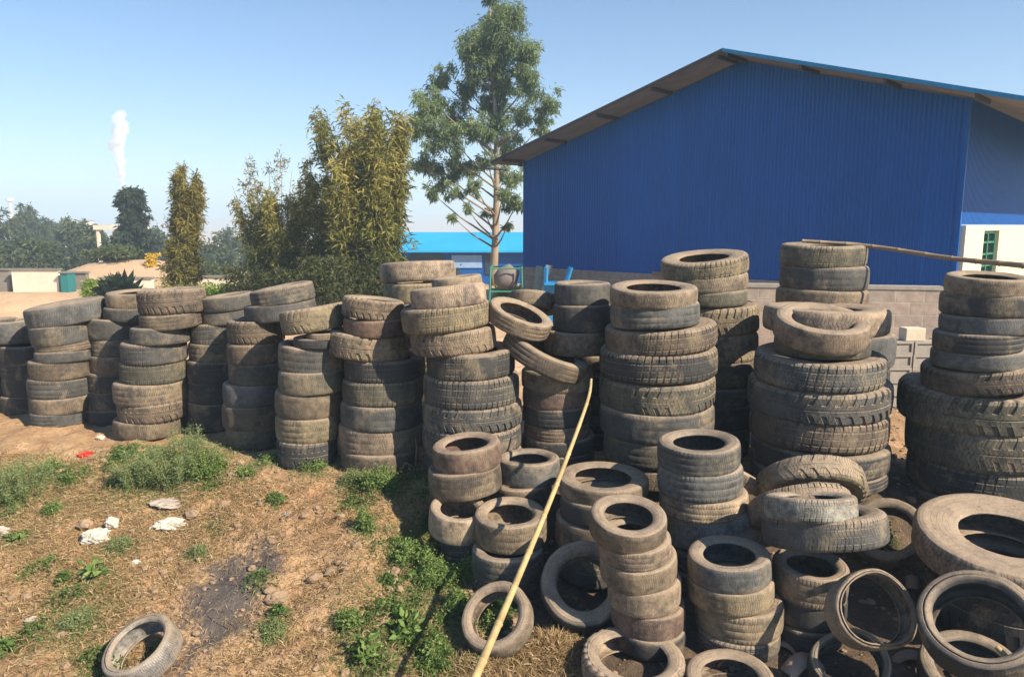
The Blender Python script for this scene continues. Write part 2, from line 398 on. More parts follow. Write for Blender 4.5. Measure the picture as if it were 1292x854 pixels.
stack(bk('ninth'), BACK, [(545, 608, 352, 370, 6, 0, 'S', 's', 7.3), (517, 614, 366, 393, 6, -3, 'S', 's'), (506, 620, 391, 421, 7, 0, 'B', 'y'), (518, 626, 421, 450, 5, 0, 'L', 't'), (538, 650, 449, 481, 2, 1, 'B', 'd'),
      (535, 656, 482, 518, 1, 1, 'B', 'g'), (535, 657, 519, 550, 1, 0, 'L', 'g'), (534, 657, 550, 580, 0, 0, 'B', 'g')], yf=6.5)
stack(bk('tenth'), BACK, [(699, 771, 360, 387, 0, 0, 'S', 'g', 7.05), (697, 771, 388, 421, 0, 0, 'S', 'g', 7.05), (686, 766, 422, 450, 0, 0, 'S', 't', 7.0)], yf=7.0, fill=False)
stack('half-hidden stack in the gap behind the yellow pole', BACK, [(724, 792, 452, 476, 0, 0, 'S', 't'), (724, 790, 476, 500, 0, 0, 'R', 'd'), (722, 790, 500, 524, 0, 0, 'S', 'd')], yf=7.65)
stack('low stack beside the yellow pole', BACK, [(658, 748, 474, 497, 0, 0, 'R', 't'), (659, 746, 497, 519, 0, 0, 'S', 'r'), (659, 746, 519, 542, 0, 0, 'R', 'd'), (662, 742, 542, 559, 0, 0, 'R', 'r'), (659, 750, 559, 577, 0, 0, 'S', 'd'), (655, 750, 577, 594, 0, 0, 'R', 'd')], yf=6.8)
stack(bk('eleventh'), BACK, [(769, 879, 366, 387, 1, 4, 'S', 't'), (770, 881, 387, 417, 3, 0, 'R', 'u'), (764, 901, 418, 448, 4, 2, 'B', 'b'), (757, 900, 449, 485, 3, 2, 'B', 'd'), (755, 901, 487, 524, 2, 1, 'L', 'o'),
      (756, 899, 525, 562, 1, 1, 'R', 'g'), (762, 892, 563, 597, 0, 0, 'R', 'o')], yf=6.3)
stack('leaning stack behind the eleventh', BACK, [(835, 941, 326, 348, 6, 7, 'B', 'y'), (839, 941, 349, 370, 4, 0, 'S', 't'), (843, 942, 370, 389, 3, 0, 'S', 'o'), (850, 955, 390, 424, 3, 2, 'L', 'y'), (858, 955, 426, 460, 1, 0, 'L', 'y'),
      (858, 950, 461, 492, 2, 0, 'S', 'b'), (854, 946, 494, 516, 0, 0, 'R', 'g'), (854, 948, 517, 545, 0, 0, 'S', 'd')], yf=7.35)
stack('tall stack against the block wall', BACK, [(986, 1091, 310, 337, 0, 2, 'B', 'o'), (986, 1090, 338, 368, 0, 0, 'R', 'g'), (980, 1090, 369, 392, 0, 0, 'S', 't'), (978, 1092, 393, 424, 0, 0, 'S', 'g'), (998, 1120, 426, 468, 0, 0, 'S', 'u', 7.3), (1000, 1116, 469, 512, 0, 0, 'R', 'd', 7.3)], yf=7.35)
stack('wide stack of lorry tyres in the middle', BACK, [(967, 1114, 396, 428, 0, 0, 'S', 's', 6.45), (980, 1092, 432, 456, 0, 0, 'S', 'o', 6.3), (953, 1110, 459, 494, 1, 3, 'B', 'u'), (945, 1114, 496, 536, 1, 3, 'L', 'g'),
      (948, 1113, 538, 577, 0, 0, 'B', 'b'), (950, 1112, 578, 609, 0, 0, 'R', 'd')], yf=6.15)
stack('tall stack by the cream wall', BACK, [(1198, 1296, 352, 374, 0, 4, 'S', 't'), (1192, 1298, 375, 402, 0, 0, 'S', 'd'), (1192, 1296, 402, 425, 2, 0, 'S', 'u'), (1183, 1282, 425, 449, 1, 0, 'R', 'd'), (1181, 1286, 449, 470, 3, 0, 'S', 'u'),
      (1169, 1302, 470, 499, 6, 0, 'L', 'b'), (1142, 1316, 503, 551, 2, 3, 'L', 'o'), (1150, 1318, 552, 602, 2, 0, 'L', 'o'), (1152, 1316, 603, 643, 0, 0, 'B', 'd')], yf=5.95)
# front cluster
stack('small stack beside the green weeds', FRONT, [(546, 633, 572, 599, 6, 3, 'S', 'r', 5.9), (541, 633, 601, 634, 5, 0, 'R', 'b', 5.9), (541, 614, 654, 684, -4, 10, 'S', 's', 5.68), (552, 622, 688, 720, 0, 0, 'R', 'd', 5.75)], yf=5.9)
stack('stack behind the yellow pole', FRONT, [(628, 706, 590, 618, 0, 0, 'S', 'u', 6.15), (618, 697, 619, 651, 0, 0, 'R', 'b', 6.12)], yf=6.1)
stack('low stack crossed by the yellow pole', FRONT, [(598, 691, 664, 698, 1, 3, 'R', 't', 5.5), (596, 684, 709, 742, 0, 2, 'R', 'g', 5.38)], yf=5.5)
stack('stack between pole and worn standing tyre', FRONT, [(705, 816, 620, 640, 0, 2, 'S', 'b'), (706, 806, 641, 668, 0, 0, 'S', 'd'), (700, 800, 669, 705, 0, 0, 'S', 'b')], yf=5.5)
stack('leaning stack of five small tyres', FRONT, [(743, 840, 668, 693, -2, 13, 'S', 'b'), (752, 846, 695, 718, 1, 7, 'R', 't'), (756, 853, 720, 748, 3, 8, 'S', 't'), (766, 858, 750, 779, 1, 4, 'S', 't'), (772, 862, 781, 810, 1, 4, 'S', 'r')], yf=4.72)
stack('round-topped stack before the lorry tyres', FRONT, [(830, 933, 572, 602, 1, 3, 'R', 'g'), (830, 935, 603, 637, 3, 0, 'R', 'u'), (832, 942, 639, 664, 2, 0, 'R', 's'), (842, 956, 667, 709, 3, -12, 'S', 'w')], yf=5.35)
stack('three-tyre stack with the dark opening', FRONT, [(868, 970, 721, 751, 3, 2, 'S', 'u'), (868, 971, 752, 779, 4, 0, 'S', 'y'), (876, 984, 780, 815, 3, 0, 'R', 't')], yf=4.68)
stack('stack under the two tipped tyres', FRONT, [(966, 1076, 646, 675, 1, -15, 'B', 'w', 4.66), (962, 1112, 678, 718, 4, -14, 'B', 'g', 4.6), (974, 1066, 732, 768, 0, 4, 'R', 't', 4.78), (976, 1064, 770, 800, 0, 0, 'S', 'd', 4.8)], yf=4.6)

def loose(u, v, w, wf, axis, style, tint, label, d=None, drop=.015, rbf=None, spin=0):
    """a tyre resting on the ground: pixel centre, pixel width, width/diameter ratio, axis; d = fixed depth when it rests on others"""
    ax = Vector(axis).normalized(); rot = Vector((0, 0, 1)).rotation_difference(ax).to_matrix()
    def low(d):
        R = w/2/FPX*d; r = ray(u, v); c = Vector((r[0]*d, r[1]*d, EYE+r[2]*d)); W = 2*R*wf; m = 9
        for s in (-.47, .47):
            for k in range(24):
                p = c+rot @ Vector((R*math.cos(k*PI/12), R*math.sin(k*PI/12), s*W)); m = min(m, p.z-gz(p.x, p.y))
        return m, c, R, W
    if d is None:
        lo, hi = 2.5, 12
        for i in range(40):
            mid = (lo+hi)/2
            if low(mid)[0] > -drop: lo = mid
            else: hi = mid
        d = lo
    _, c, R, W = low(d)
    t = tyre(c, R, W, rot, style, tint, label, LOOSE, rbf)
    print('loose', label[:40], 'd=%.2f D=%.2f z=%.2f' % (d, 2*R, c.z))
    return t
loose(180, 820, 90, .36, (-.28, -.42, .86), 'S', 'w', 'pale grey bald tyre lying alone on the dry slope', rbf=.73)
loose(628, 781, 92, .30, (-.30, -.52, .75), 'S', 't', 'tan tyre lying tilted on grass beneath the yellow pole', rbf=.68)
loose(736, 738, 108, .28, (-.05, -.72, .66), 'S', 'g', 'grey worn tyre propped on edge beneath a dark brown stack', rbf=.62)
loose(798, 838, 130, .24, (.02, -.06, 1), 'L', 's', 'sandy chunky-edged tyre lying flat under the leaning five-tyre stack', rbf=.66)
loose(921, 864, 112, .28, (-.02, -.08, 1), 'S', 't', 'tan tyre lying open with a twig in its hole', rbf=.64)
loose(1120, 672, 92, .26, (-.42, -.48, .80), 'S', 't', 'tilted tyre with green weeds growing inside its hole', rbf=.68)
big = loose(1266, 688, 206, .20, (-.03, -.14, .99), 'R', 's', 'huge sand-coated lorry tyre lying torn on the ground', rbf=.50, d=5.45)
bl = big.matrix_world.translation; gl = gz(bl.x, bl.y); hh = bl.z-gl-.02
if hh > .08: tyre(Vector((bl.x+.03, bl.y+.02, gl+hh/2)), .50, hh+.03, rotm(0, 4), 'L', 'd', 'dark lorry tyre squashed beneath the huge sand-coated one', LOOSE)
loose(1099, 770, 108, .27, (.24, -.78, .58), 'S', 't', 'cut tyre casing standing upright with its hollow facing out', rbf=.84, d=4.85)
loose(1072, 838, 92, .30, (-.05, -.55, .85), 'S', 'd', 'dark tyre lying below the upright cut casing', rbf=.78)
loose(1236, 790, 140, .34, (-.40, -.42, .80), 'S', 'd', 'tipped tyre casing propped open at the corner', rbf=.72, d=4.5)
loose(1225, 850, 120, .26, (-.1, -.3, .95), 'S', 'd', 'dark tyre under the tipped open casing', rbf=.7)
loose(1022, 616, 131, .24, (.05, .72, .68), 'L', 'y', 'pale muddy lugged tyre tipped up on its far edge', d=6.05, rbf=.66)
loose(1009, 645, 128, .24, (-.03, .66, .74), 'B', 't', 'tan tyre tipped back in front of the muddy lugged one', d=5.72, rbf=.64)
loose(1036, 414, 114, .27, (0, -.26, .97), 'S', 't', 'smooth tan tyre tipped forward on the wide lorry stack', d=6.6, rbf=.64)
loose(655, 402, 84, .26, (.34, -.22, .90), 'R', 't', 'tan tyre slumped sideways above the low stack', d=7.0, rbf=.66)
loose(688, 448, 112, .22, (.42, -.10, .88), 'R', 'b', 'brown tyre sliding down at a steep slant', d=7.1, rbf=.66)
loose(674, 382, 66, .30, (.12, .30, .94), 'S', 't', 'tan tyre arched up behind the slumped one', d=7.75, rbf=.66)
loose(940, 607, 46, .40, (.5, .1, .9), 'S', 's', 'sandy tyre half hidden behind the round-topped stack', d=6.2, rbf=.6)

# ------------------------------------------------------------------ ground
def axis_vals(segs):
    out = []
    for a, b, st in segs: out += list(np.arange(a, b, st))
    out.append(segs[-1][1]); return np.array(out)
gx = axis_vals([(-1650, -300, 50), (-300, -40, 10), (-40, -12, .8), (-12, -6, .15), (-6, 5, .03), (5, 10, .12), (10, 40, .8), (40, 300, 10), (300, 1650, 50)])
gy = axis_vals([(-4, 2.6, .3), (2.6, 8, .03), (8, 20, .12), (20, 60, .8), (60, 300, 8), (300, 1950, 50)])
X, Y = np.meshgrid(gx, gy, indexing='ij'); Z = ground(X, Y)
i, j = np.meshgrid(np.arange(len(gx)-1), np.arange(len(gy)-1), indexing='ij'); n = len(gy)
F = np.stack([i*n+j, (i+1)*n+j, (i+1)*n+j+1, i*n+j+1], -1).reshape(-1, 4)
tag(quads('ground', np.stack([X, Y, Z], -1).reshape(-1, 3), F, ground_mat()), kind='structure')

# ------------------------------------------------------------------ leaves
def leaves(P, D, L, Wd, rs, droop=0.0, roll=None):
    """diamond leaf quads: P base points, D directions, L lengths, Wd widths -> V, F"""
    D = D/np.linalg.norm(D, axis=1, keepdims=True)
    q = rs.normal(size=D.shape); S = np.cross(D, q); S /= np.linalg.norm(S, axis=1, keepdims=True)+1e-9
    N = np.cross(S, D)
    m = P+D*L[:, None]*.45
    a = m+S*Wd[:, None]/2+N*Wd[:, None]*.12; b = m-S*Wd[:, None]/2+N*Wd[:, None]*.12
    tip = P+D*L[:, None]; tip[:, 2] -= droop*L
    V = np.stack([P, a, tip, b], 1).reshape(-1, 3)
    return V, np.arange(len(V)).reshape(-1, 4)
M_EUC = leaf_mat('eucalyptus leaves', (.13, .18, .08), (.25, .32, .14), (.42, .47, .23), .5)
M_BAM = leaf_mat('bamboo leaves', (.09, .105, .028), (.23, .225, .055), (.50, .42, .13))
M_BAMD = leaf_mat('dry bamboo leaves', (.10, .09, .035), (.22, .17, .07), (.36, .27, .12))
M_BAMB = leaf_mat('golden bamboo leaves', (.09, .09, .025), (.24, .21, .05), (.42, .33, .10))
M_DARK = leaf_mat('conifer foliage', (.012, .024, .016), (.025, .045, .028), (.05, .075, .045))
M_FAR = leaf_mat('distant foliage', (.05, .075, .035), (.10, .13, .06), (.18, .20, .09))
M_WEED = leaf_mat('weed leaves', (.06, .11, .028), (.13, .215, .05), (.28, .37, .12))
M_WEEDP = leaf_mat('grey green weed leaves', (.085, .13, .045), (.18, .25, .09), (.36, .41, .19))
M_STRAW = leaf_mat('dry grass', (.17, .10, .045), (.38, .26, .12), (.60, .46, .27), .2)
M_YEL = leaf_mat('yellow blossoms', (.5, .32, .02), (.75, .5, .03), (.85, .62, .08))
M_PINE = leaf_mat('pine foliage', (.03, .045, .03), (.055, .08, .05), (.09, .12, .07))
M_UND = leaf_mat('undergrowth leaves', (.03, .045, .018), (.07, .085, .03), (.15, .15, .05))
M_LIME = leaf_mat('lime foliage', (.12, .2, .03), (.22, .32, .05), (.4, .48, .1))
M_BARK = simple('pale bark', (.42, .33, .23), (.24, .17, .11), 3)
M_CULM = simple('bamboo culms', (.22, .22, .08), (.30, .24, .12), 8)
M_BARKD = simple('dark bark', (.10, .075, .05), (.06, .045, .03), 5)

def bamboo(u0, u1, vtop, y, n, nl, mat, label, seed, spread=.72, lean=0.0, sparse=0.0, leafsize=.2):
    rs = np.random.RandomState(seed)
    xa, xb = at(u0, 300, y).x, at(u1, 300, y).x; xc, wd = (xa+xb)/2, (xb-xa)/2
    base = Vector((xc, y, gz(xc, y))); H = at(646, vtop, y).z-base.z
    root = empty('bamboo_clump', base); tag(root, label, 'bamboo', 'bamboo clumps behind the tyre row')
    mb = MB(); P = []; D = []; TN = []
    for k in range(n):
        a = rs.uniform(0, 2*PI); r = math.sqrt(rs.uniform(0, 1)); h = H*(1-.42*rs.uniform(0, 1)**1.4)
        if k == 0: h = H; r = .2
        bx, by = r*wd*spread*math.cos(a), r*wd*spread*math.sin(a)
        tx, ty = bx*1.5+math.cos(a)*wd*.25*rs.uniform(.4, 1.3)+lean, by*1.5+math.sin(a)*wd*.3
        pts = []
        for q in range(9):
            s = q/8; c = s**2
            pts.append((bx+(tx-bx)*c, by+(ty-by)*c, h*(s-.05*c*c)-.05))
        mb.tube(pts, [.022*(1-.75*q/8) for q in range(9)], 5)
        m = int(nl/n); s = rs.uniform(.12+sparse, 1.0, m)**.85; i0 = np.clip((s*8).astype(int), 0, 7); fr = s*8-i0
        pa = np.array(pts); pp = pa[i0]*(1-fr[:, None])+pa[i0+1]*fr[:, None]
        # side twigs: leaves gather in sprays
        ns = max(6, int(m/26)); sp = rs.randint(0, ns, m); off = rs.normal(size=(ns, 3))*np.array([wd*.22, wd*.22, .16])
        off *= (1.35-1.0*(np.arange(ns)/ns))[:, None]
        srt = np.sort(rs.uniform(.12+sparse, 1.0, ns)**.85); i1 = np.clip((srt*8).astype(int), 0, 7); f1 = srt*8-i1
        ctr = pa[i1]*(1-f1[:, None])+pa[i1+1]*f1[:, None]+off*(1-.55*srt[:, None]**2)
        pp = ctr[sp]+rs.normal(size=(m, 3))*np.array([.10, .10, .13])*(wd/1.2)
        P.append(pp); tone = np.append(rs.normal(size=ns)*.2, 0)[sp]+rs.normal()*.12; TN.append(tone); dd = rs.normal(size=(m, 3))*.6; dd[:, 2] -= .1; dd += off[sp]*.8; D.append(dd)
    mb.build('culms', M_CULM, root, True)
    P = np.concatenate(P); D = np.concatenate(D); P[:, 2] = np.clip(P[:, 2], .15, None)
    L = rs.uniform(.6, 1.3, len(P))*leafsize
    V, F = leaves(P, D, L, L*.2, rs, .15)
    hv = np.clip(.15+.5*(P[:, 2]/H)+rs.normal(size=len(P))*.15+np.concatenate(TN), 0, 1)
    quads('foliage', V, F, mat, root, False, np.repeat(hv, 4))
    return root
bamboo(198, 252, 198, 22, 16, 21000, M_BAMB, 'narrow yellowish bamboo clump curving at its top', 1, lean=.35, leafsize=.16, spread=.4)
bamboo(314, 384, 232, 21, 20, 22000, M_BAM, 'low dark bamboo clump with bare stalks rising above', 2, leafsize=.17)
bamboo(308, 384, 176, 21.6, 12, 1700, M_BAMD, 'sparse pale bamboo stalks standing over the dark clump', 5, sparse=.35, leafsize=.15)
bamboo(380, 432, 184, 20.5, 12, 9000, M_BAM, 'slender yellow-green bamboo clump touching the largest one', 3, leafsize=.17)
bamboo(415, 505, 128, 20, 34, 42000, M_BAM, 'largest and densest bamboo clump with golden tips', 4, lean=.1, leafsize=.2)

def tree(name, u, vtop, y, width_px, nblob, nl, lmat, bmat, label, seed, lsize=.25, trunk_r=.16, crown_from=.3, cat='tree', group=None, shape='tall', blob=.3, flat=.6):
    rs = np.random.RandomState(seed)
    x = at(u, 300, y).x; g = gz(x, y); H = at(646, vtop, y).z-g; Wd = width_px/2/FPX*y
    root = empty(name, (x, y, g)); tag(root, label, cat, group)
    mb = MB(); pts = []; bx = by = 0
    for q in range(10):
        s = q/9; pts.append((bx, by, H*s*.96-.1)); bx += rs.normal()*.02*H/9; by += rs.normal()*.02*H/9
    mb.tube(pts, [trunk_r*(1-.9*(q/9)) for q in range(10)], 8)
    P = []; D = []; VV = []
    pa = np.array(pts)
    for k in range(nblob):
        s = crown_from+(1-crown_from)*((k+.5)/nblob)
        sh = {'tall': math.sin(PI*min(1, (s-crown_from)/(1-crown_from)*.88+.12))**.7, 'round': math.sqrt(max(.02, 1-(2*(s-crown_from)/(1-crown_from)-1)**2)), 'cone': 1.05-(s-crown_from)/(1-crown_from)}[shape]
        a = k*2.4+rs.uniform(-.5, .5); rr = Wd*sh*rs.uniform(.25, .95)
        i0 = min(8, int(s*.85*9)); st = pa[i0]
        c = np.array([st[0]+rr*math.cos(a), st[1]+rr*math.sin(a), H*s])
        c[2] = min(c[2], H*(1-.02))
        mid = (st+c)/2+np.array([0, 0, -.1*rr])
        mb.tube([st, mid, c], [trunk_r*.32*(1-.6*s), trunk_r*.2*(1-.6*s), trunk_r*.06], 5)
        # sprays inside a blob
        m = int(nl/nblob); ns = max(4, m//45)
        br = Wd*blob*rs.uniform(.7, 1.25)
        so = rs.normal(size=(ns, 3)); so /= np.linalg.norm(so, axis=1, keepdims=True); so *= br*rs.uniform(.25, 1.1, (ns, 1))*np.array([1, 1, flat+.2])
        idx = rs.randint(0, ns, m)
        P.append(c+so[idx]+rs.normal(size=(m, 3))*br*.17); d = so[idx]/br+rs.normal(size=(m, 3))*.8; d[:, 2] -= .35; D.append(d)
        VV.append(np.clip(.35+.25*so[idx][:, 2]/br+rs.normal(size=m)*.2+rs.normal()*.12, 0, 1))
    mb.build('trunk', bmat, root, True)
    P = np.concatenate(P); D = np.concatenate(D); L = rs.uniform(.6, 1.3, len(P))*lsize
    V, F = leaves(P, D, L, L*.34, rs, .2)
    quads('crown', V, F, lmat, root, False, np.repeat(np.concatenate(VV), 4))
    return root
def eucalyptus():
    rs = np.random.RandomState(11); y = 30; x = at(622, 300, y).x; g = gz(x, y); root = empty('eucalyptus_tree', (x, y, g)); tag(root, 'tall eucalyptus with a pale trunk beside the blue warehouse', 'tree')
    B = [(625, 58, 20), (622, 138, 18), (628, 98, 18), (618, 176, 14), (625, -14, 18), (624, 18, 26), (606, 48, 28), (645, 40, 26), (596, 82, 24), (612, 78, 22), (642, 78, 26), (666, 72, 20), (628, 112, 22), (668, 106, 24), (690, 132, 20), (660, 140, 20), (592, 112, 20), (556, 100, 18), (546, 132, 24), (568, 142, 24), (538, 170, 22), (572, 178, 24),
         (596, 168, 18), (532, 208, 18), (556, 214, 22), (584, 212, 20), (546, 244, 11), (574, 242, 12), (628, 158, 20), (642, 186, 22), (616, 206, 14), (648, 220, 18), (600, 236, 12), (652, 258, 13), (590, 262, 8), (634, 250, 14), (684, 156, 13), (612, 268, 7), (640, 285, 7), (575, 275, 6)]
    k = y/FPX; tr = [(x+.25*math.sin(z*.35)*.6-x, .12*math.sin(z*.5), z) for z in np.linspace(-.1, at(622, 0, y).z-g, 14)]
    mb = MB(); mb.tube(tr, [.17*(1-.88*q/13) for q in range(14)], 8)
    ta = np.array(tr); P = []; D = []; VV = []
    for (u, v, r) in B:
        p = at(u, v, y); c = np.array([p.x-x, rs.uniform(-1, 1)*1.3, p.z-g]); br = r*k
        hz = max(1.5, c[2]-.55*math.hypot(c[0], c[1])-.5); st = np.array([np.interp(hz, ta[:, 2], ta[:, q]) for q in range(3)]); mid = st*.45+c*.55+np.array([0, 0, -.12])
        mb.tube([st, mid, c], [.05, .032, .01], 5)
        ns = max(6, int(r*.8)); so = rs.normal(size=(ns, 3)); so /= np.linalg.norm(so, axis=1, keepdims=True); so *= br*rs.uniform(.2, 1.05, (ns, 1)); m = int(r*r*3.9)+50
        for q in range(ns): mb.tube([mid*.3+c*.7, c+so[q]*.6, c+so[q]], [.012, .008, .004], 4)
        ix = rs.randint(0, ns, m); P.append(c+so[ix]+rs.normal(size=(m, 3))*br*.15); d = so[ix]/br*.6+rs.normal(size=(m, 3))*.7; d[:, 2] -= .7; D.append(d)
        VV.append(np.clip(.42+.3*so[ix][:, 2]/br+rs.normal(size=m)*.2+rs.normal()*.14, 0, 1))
    mb.build('trunk', M_BARK, root, True); P = np.concatenate(P); D = np.concatenate(D); L = rs.uniform(.6, 1.4, len(P))*.165; V, F = leaves(P, D, L, L*.26, rs, .15)
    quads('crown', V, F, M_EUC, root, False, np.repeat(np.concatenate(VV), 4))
eucalyptus()
tree('pine_tree', 168, 240, 46, 78, 30, 16000, M_PINE, M_BARKD, 'dark layered pine rising under the white smoke', 12, .3, .16, .18, shape='cone', blob=.36, flat=.0)
FT = 'hazy trees along the horizon'
fl = ['pale round tree behind the white wall', 'rounded far tree touching the tree with the grey crown', 'small far tree between two taller ones', 'broad green tree left of the white canopy', 'dense far tree beside the white canopy',
      'low bushy tree in front of the far trees', 'grey green bush above the white wall', 'hazy tree behind the yellow bamboo clump', 'small hazy tree right of the yellow bamboo clump', 'pale tree between bamboo clumps', 'hazy tree behind the dark bamboo clump']
for k, (u, vt, y, w, s) in enumerate([(12, 276, 70, 60, 1), (40, 268, 78, 50, 2), (66, 282, 85, 40, 3), (92, 284, 66, 48, 4), (118, 292, 60, 40, 5), (20, 312, 50, 60, 6), (58, 314, 48, 50, 7), (205, 300, 70, 60, 8), (262, 312, 60, 50, 9), (290, 300, 75, 46, 10), (340, 292, 70, 70, 11)]):
    tree('broadleaf_tree', u, vt, y, w, 13, 5200, M_FAR, M_BARKD, fl[k], 30+s, .42, .14, .22, group=FT, shape='round', blob=.5)
def shrub(u, v, y, w, h, mat, label, seed, n=2600, ls=.12, name='shrub', group='shrubs on the waste ground beyond the tyres'):
    rs = np.random.RandomState(seed); x = at(u, v, y).x; g = gz(x, y); root = empty(name, (x, y, g)); tag(root, label, 'shrub', group)
    W_, H_ = w/2/FPX*y, h/FPX*y
    c = rs.normal(size=(14, 3))*np.array([W_*.45, W_*.45, H_*.22])+np.array([0, 0, H_*.5]); i = rs.randint(0, 14, n)
    P = c[i]+rs.normal(size=(n, 3))*np.array([W_*.22, W_*.22, H_*.16]); P[:, 2] = np.clip(P[:, 2], .02, H_)
    D = rs.normal(size=(n, 3)); D[:, 2] += .4; L = rs.uniform(.6, 1.3, n)*ls
    V, F = leaves(P, D, L, L*.35, rs, .1); quads('foliage', V, F, mat, root, False, np.repeat(np.clip(rs.normal(size=n)*.25+.5, 0, 1), 4))
    mb = MB()
    for k in range(7): mb.tube([(0, 0, -.03), tuple(c[k]*.5), tuple(c[k])], [.02, .013, .006], 5)
    mb.build('stem', M_BARKD, root, True)
shrub(117, 366, 24, 26, 24, M_LIME, 'bright green bush beside the white wall', 51)
shrub(148, 370, 22, 34, 26, M_DARK, 'dark broad-leaved plant in front of the pale wall', 52, 500, .5, 'banana_plant')
shrub(192, 345, 33, 16, 14, M_YEL, 'small yellow flowering bush by the bamboo', 53, 900)
shrub(290, 372, 20, 70, 34, M_LIME, 'pale weedy bush between the first two bamboo clumps', 54, 5000)
shrub(225, 372, 21, 90, 30, M_BAM, 'olive undergrowth bush at the foot of the first bamboo', 55, 5000)
shrub(150, 345, 34, 60, 16, M_FAR, 'green bush on the earth bank', 56, 3000, .2)
shrub(100, 330, 42, 90, 14, M_LIME, 'yellowish hedge in front of the far trees', 57, 4000, .25)
shrub(250, 345, 34, 60, 24, M_FAR, 'mid green bush behind the bamboo stems', 58, 3000, .2)
shrub(345, 375, 19.5, 80, 60, M_UND, 'dark undergrowth bush at the foot of the second bamboo', 59, 9000)
shrub(448, 385, 18.6, 110, 80, M_UND, 'dark undergrowth bush at the foot of the largest bamboo', 60, 14000)
shrub(642, 352, 22, 40, 30, M_LIME, 'light green bush behind the concrete mixer', 61, 2200, .1)
shrub(555, 330, 30, 46, 26, M_FAR, 'olive bush in front of the light blue building', 62, 2600, .14)

# ------------------------------------------------------------------ warehouse
def sheet_mat(name, c, rough=.45):
    t = NT(name); p = t.node('ShaderNodeNewGeometry').outputs['Position']; n = t.noise(.6, 5, .6, p); m = t.noise(7, 5, .7, p)
    mp = t.node('ShaderNodeMapping'); mp.inputs['Scale'].default_value = (9, 9, .25); t.link(p, mp.inputs[0]); st = t.noise(1.0, 4, .6, mp.outputs[0])
    sp = t.node('ShaderNodeSeparateXYZ'); t.link(p, sp.inputs[0]); al = t.math('FLOOR', t.math('MULTIPLY', t.math('SUBTRACT', sp.outputs['Y'], sp.outputs['X']), .786))
    wn = t.node('ShaderNodeTexWhiteNoise', noise_dimensions='1D'); t.link(al, wn.inputs['W'])
    col = t.mix(t.ramp(n, [(.3, 0.0), (.7, .45)]), c, tuple(x*.7 for x in c))
    col = t.mix(t.math('MULTIPLY', wn.outputs['Value'], .3), col, tuple(x*.66 for x in c))
    col = t.mix(t.ramp(st, [(.56, 0.0), (.78, .4)]), col, tuple(x*1.5 for x in c))
    col = t.mix(t.ramp(m, [(.68, 0.0), (.82, .12)]), col, (.16, .18, .2))
    t.color(col); t.b.inputs['Roughness'].default_value = rough; t.b.inputs['Specular IOR Level'].default_value = .3
    return t.m
M_BLUE = sheet_mat('blue painted sheet', (.0005, .098, .39)); M_ROOF = sheet_mat('light blue roof sheet', (.02, .26, .50))
M_SKY = sheet_mat('pale blue sheet', (.03, .42, .74)); M_SOFF = simple('grey roof underside', (.22, .215, .21), (.15, .145, .14), 2, .7, .1)
M_STEEL = simple('dark steel', (.04, .042, .048), (.06, .055, .05), 5, .6, .1)
M_CREAM = simple('cream plaster', (.72, .64, .47), (.60, .52, .38), 2.5, .85, .15)
def block_mat(name, bw, bh, c1, c2, mort):
    t = NT(name); p = t.coord('Object'); sp = t.node('ShaderNodeSeparateXYZ'); t.link(p, sp.inputs[0]); cb = t.node('ShaderNodeCombineXYZ')
    t.link(t.math('ADD', sp.outputs['X'], sp.outputs['Y']), cb.inputs[0]); t.link(sp.outputs['Z'], cb.inputs[1])
    br = t.node('ShaderNodeTexBrick', Scale=1.0); br.inputs['Brick Width'].default_value = bw; br.inputs['Row Height'].default_value = bh
    br.inputs['Mortar Size'].default_value = .012; br.inputs['Mortar Smooth'].default_value = .3; t.link(cb.outputs[0], br.inputs['Vector'])
    br.inputs['Color1'].default_value = tuple(c1)+(1,); br.inputs['Color2'].default_value = tuple(c2)+(1,); br.inputs['Mortar'].default_value = tuple(mort)+(1,)
    n = t.noise(7, 6, .7, p); t.color(t.mix(t.ramp(n, [(.35, .5), (.65, 0.0)]), br.outputs['Color'], (.17, .13, .10)))
    t.b.inputs['Roughness'].default_value = .95
    t.bump(t.math('SUBTRACT', t.math('MULTIPLY', t.noise(40, 4, .7, p), .35), br.outputs['Fac']), .7, .012)
    return t.m
M_BLOCK = block_mat('concrete blockwork', .42, .2, (.50, .40, .32), (.38, .31, .26), (.50, .44, .38))
Cr = Vector((8.28, 13.8, 0)); DL = Vector((-.7071, .7071, 0)); NO = Vector((-.7071, -.7071, 0)); LEN = 11.26; SR = 4.50
ZR, ZA, ZL, ZB = 4.67, 6.0, 4.2, 1.2
wh = empty('warehouse', Cr); tag(wh, 'big blue corrugated metal warehouse with a low gabled roof', 'warehouse')
# local frame: x along gable (to the far left corner), y out of the gable, z up
MW = Matrix(((DL.x, NO.x, 0), (DL.y, NO.y, 0), (0, 0, 1)))
def wl(x, y, z): p = MW @ Vector((x, y, z)); return (p.x, p.y, p.z)
def topz(s): return np.where(s < SR, ZR+(ZA-ZR)*s/SR, ZA+(ZL-ZA)*(s-SR)/(LEN-SR))
def corr(name, a0, a1, zlo, zhi, place, mat, parent, pitch=.085, depth=.013):
    n = int(abs(a1-a0)/pitch); s = []; o = []
    for k in range(n):
        for f, q in ((0, 0), (.30, 0), (.42, 1), (.78, 1), (.9, 0)):
            s.append(a0+(a1-a0)*(k+f)/n); o.append(q*depth)
    s = np.array(s); o = np.array(o); hi = zhi(s) if callable(zhi) else np.full(len(s), zhi)
    V = [place(a, b, zlo) for a, b in zip(s, o)]+[place(a, b, c) for a, b, c in zip(s, o, hi)]; m = len(s)
    F = [(k, k+1, m+k+1, m+k) for k in range(m-1)]
    return quads(name, V, F, mat, parent, False)
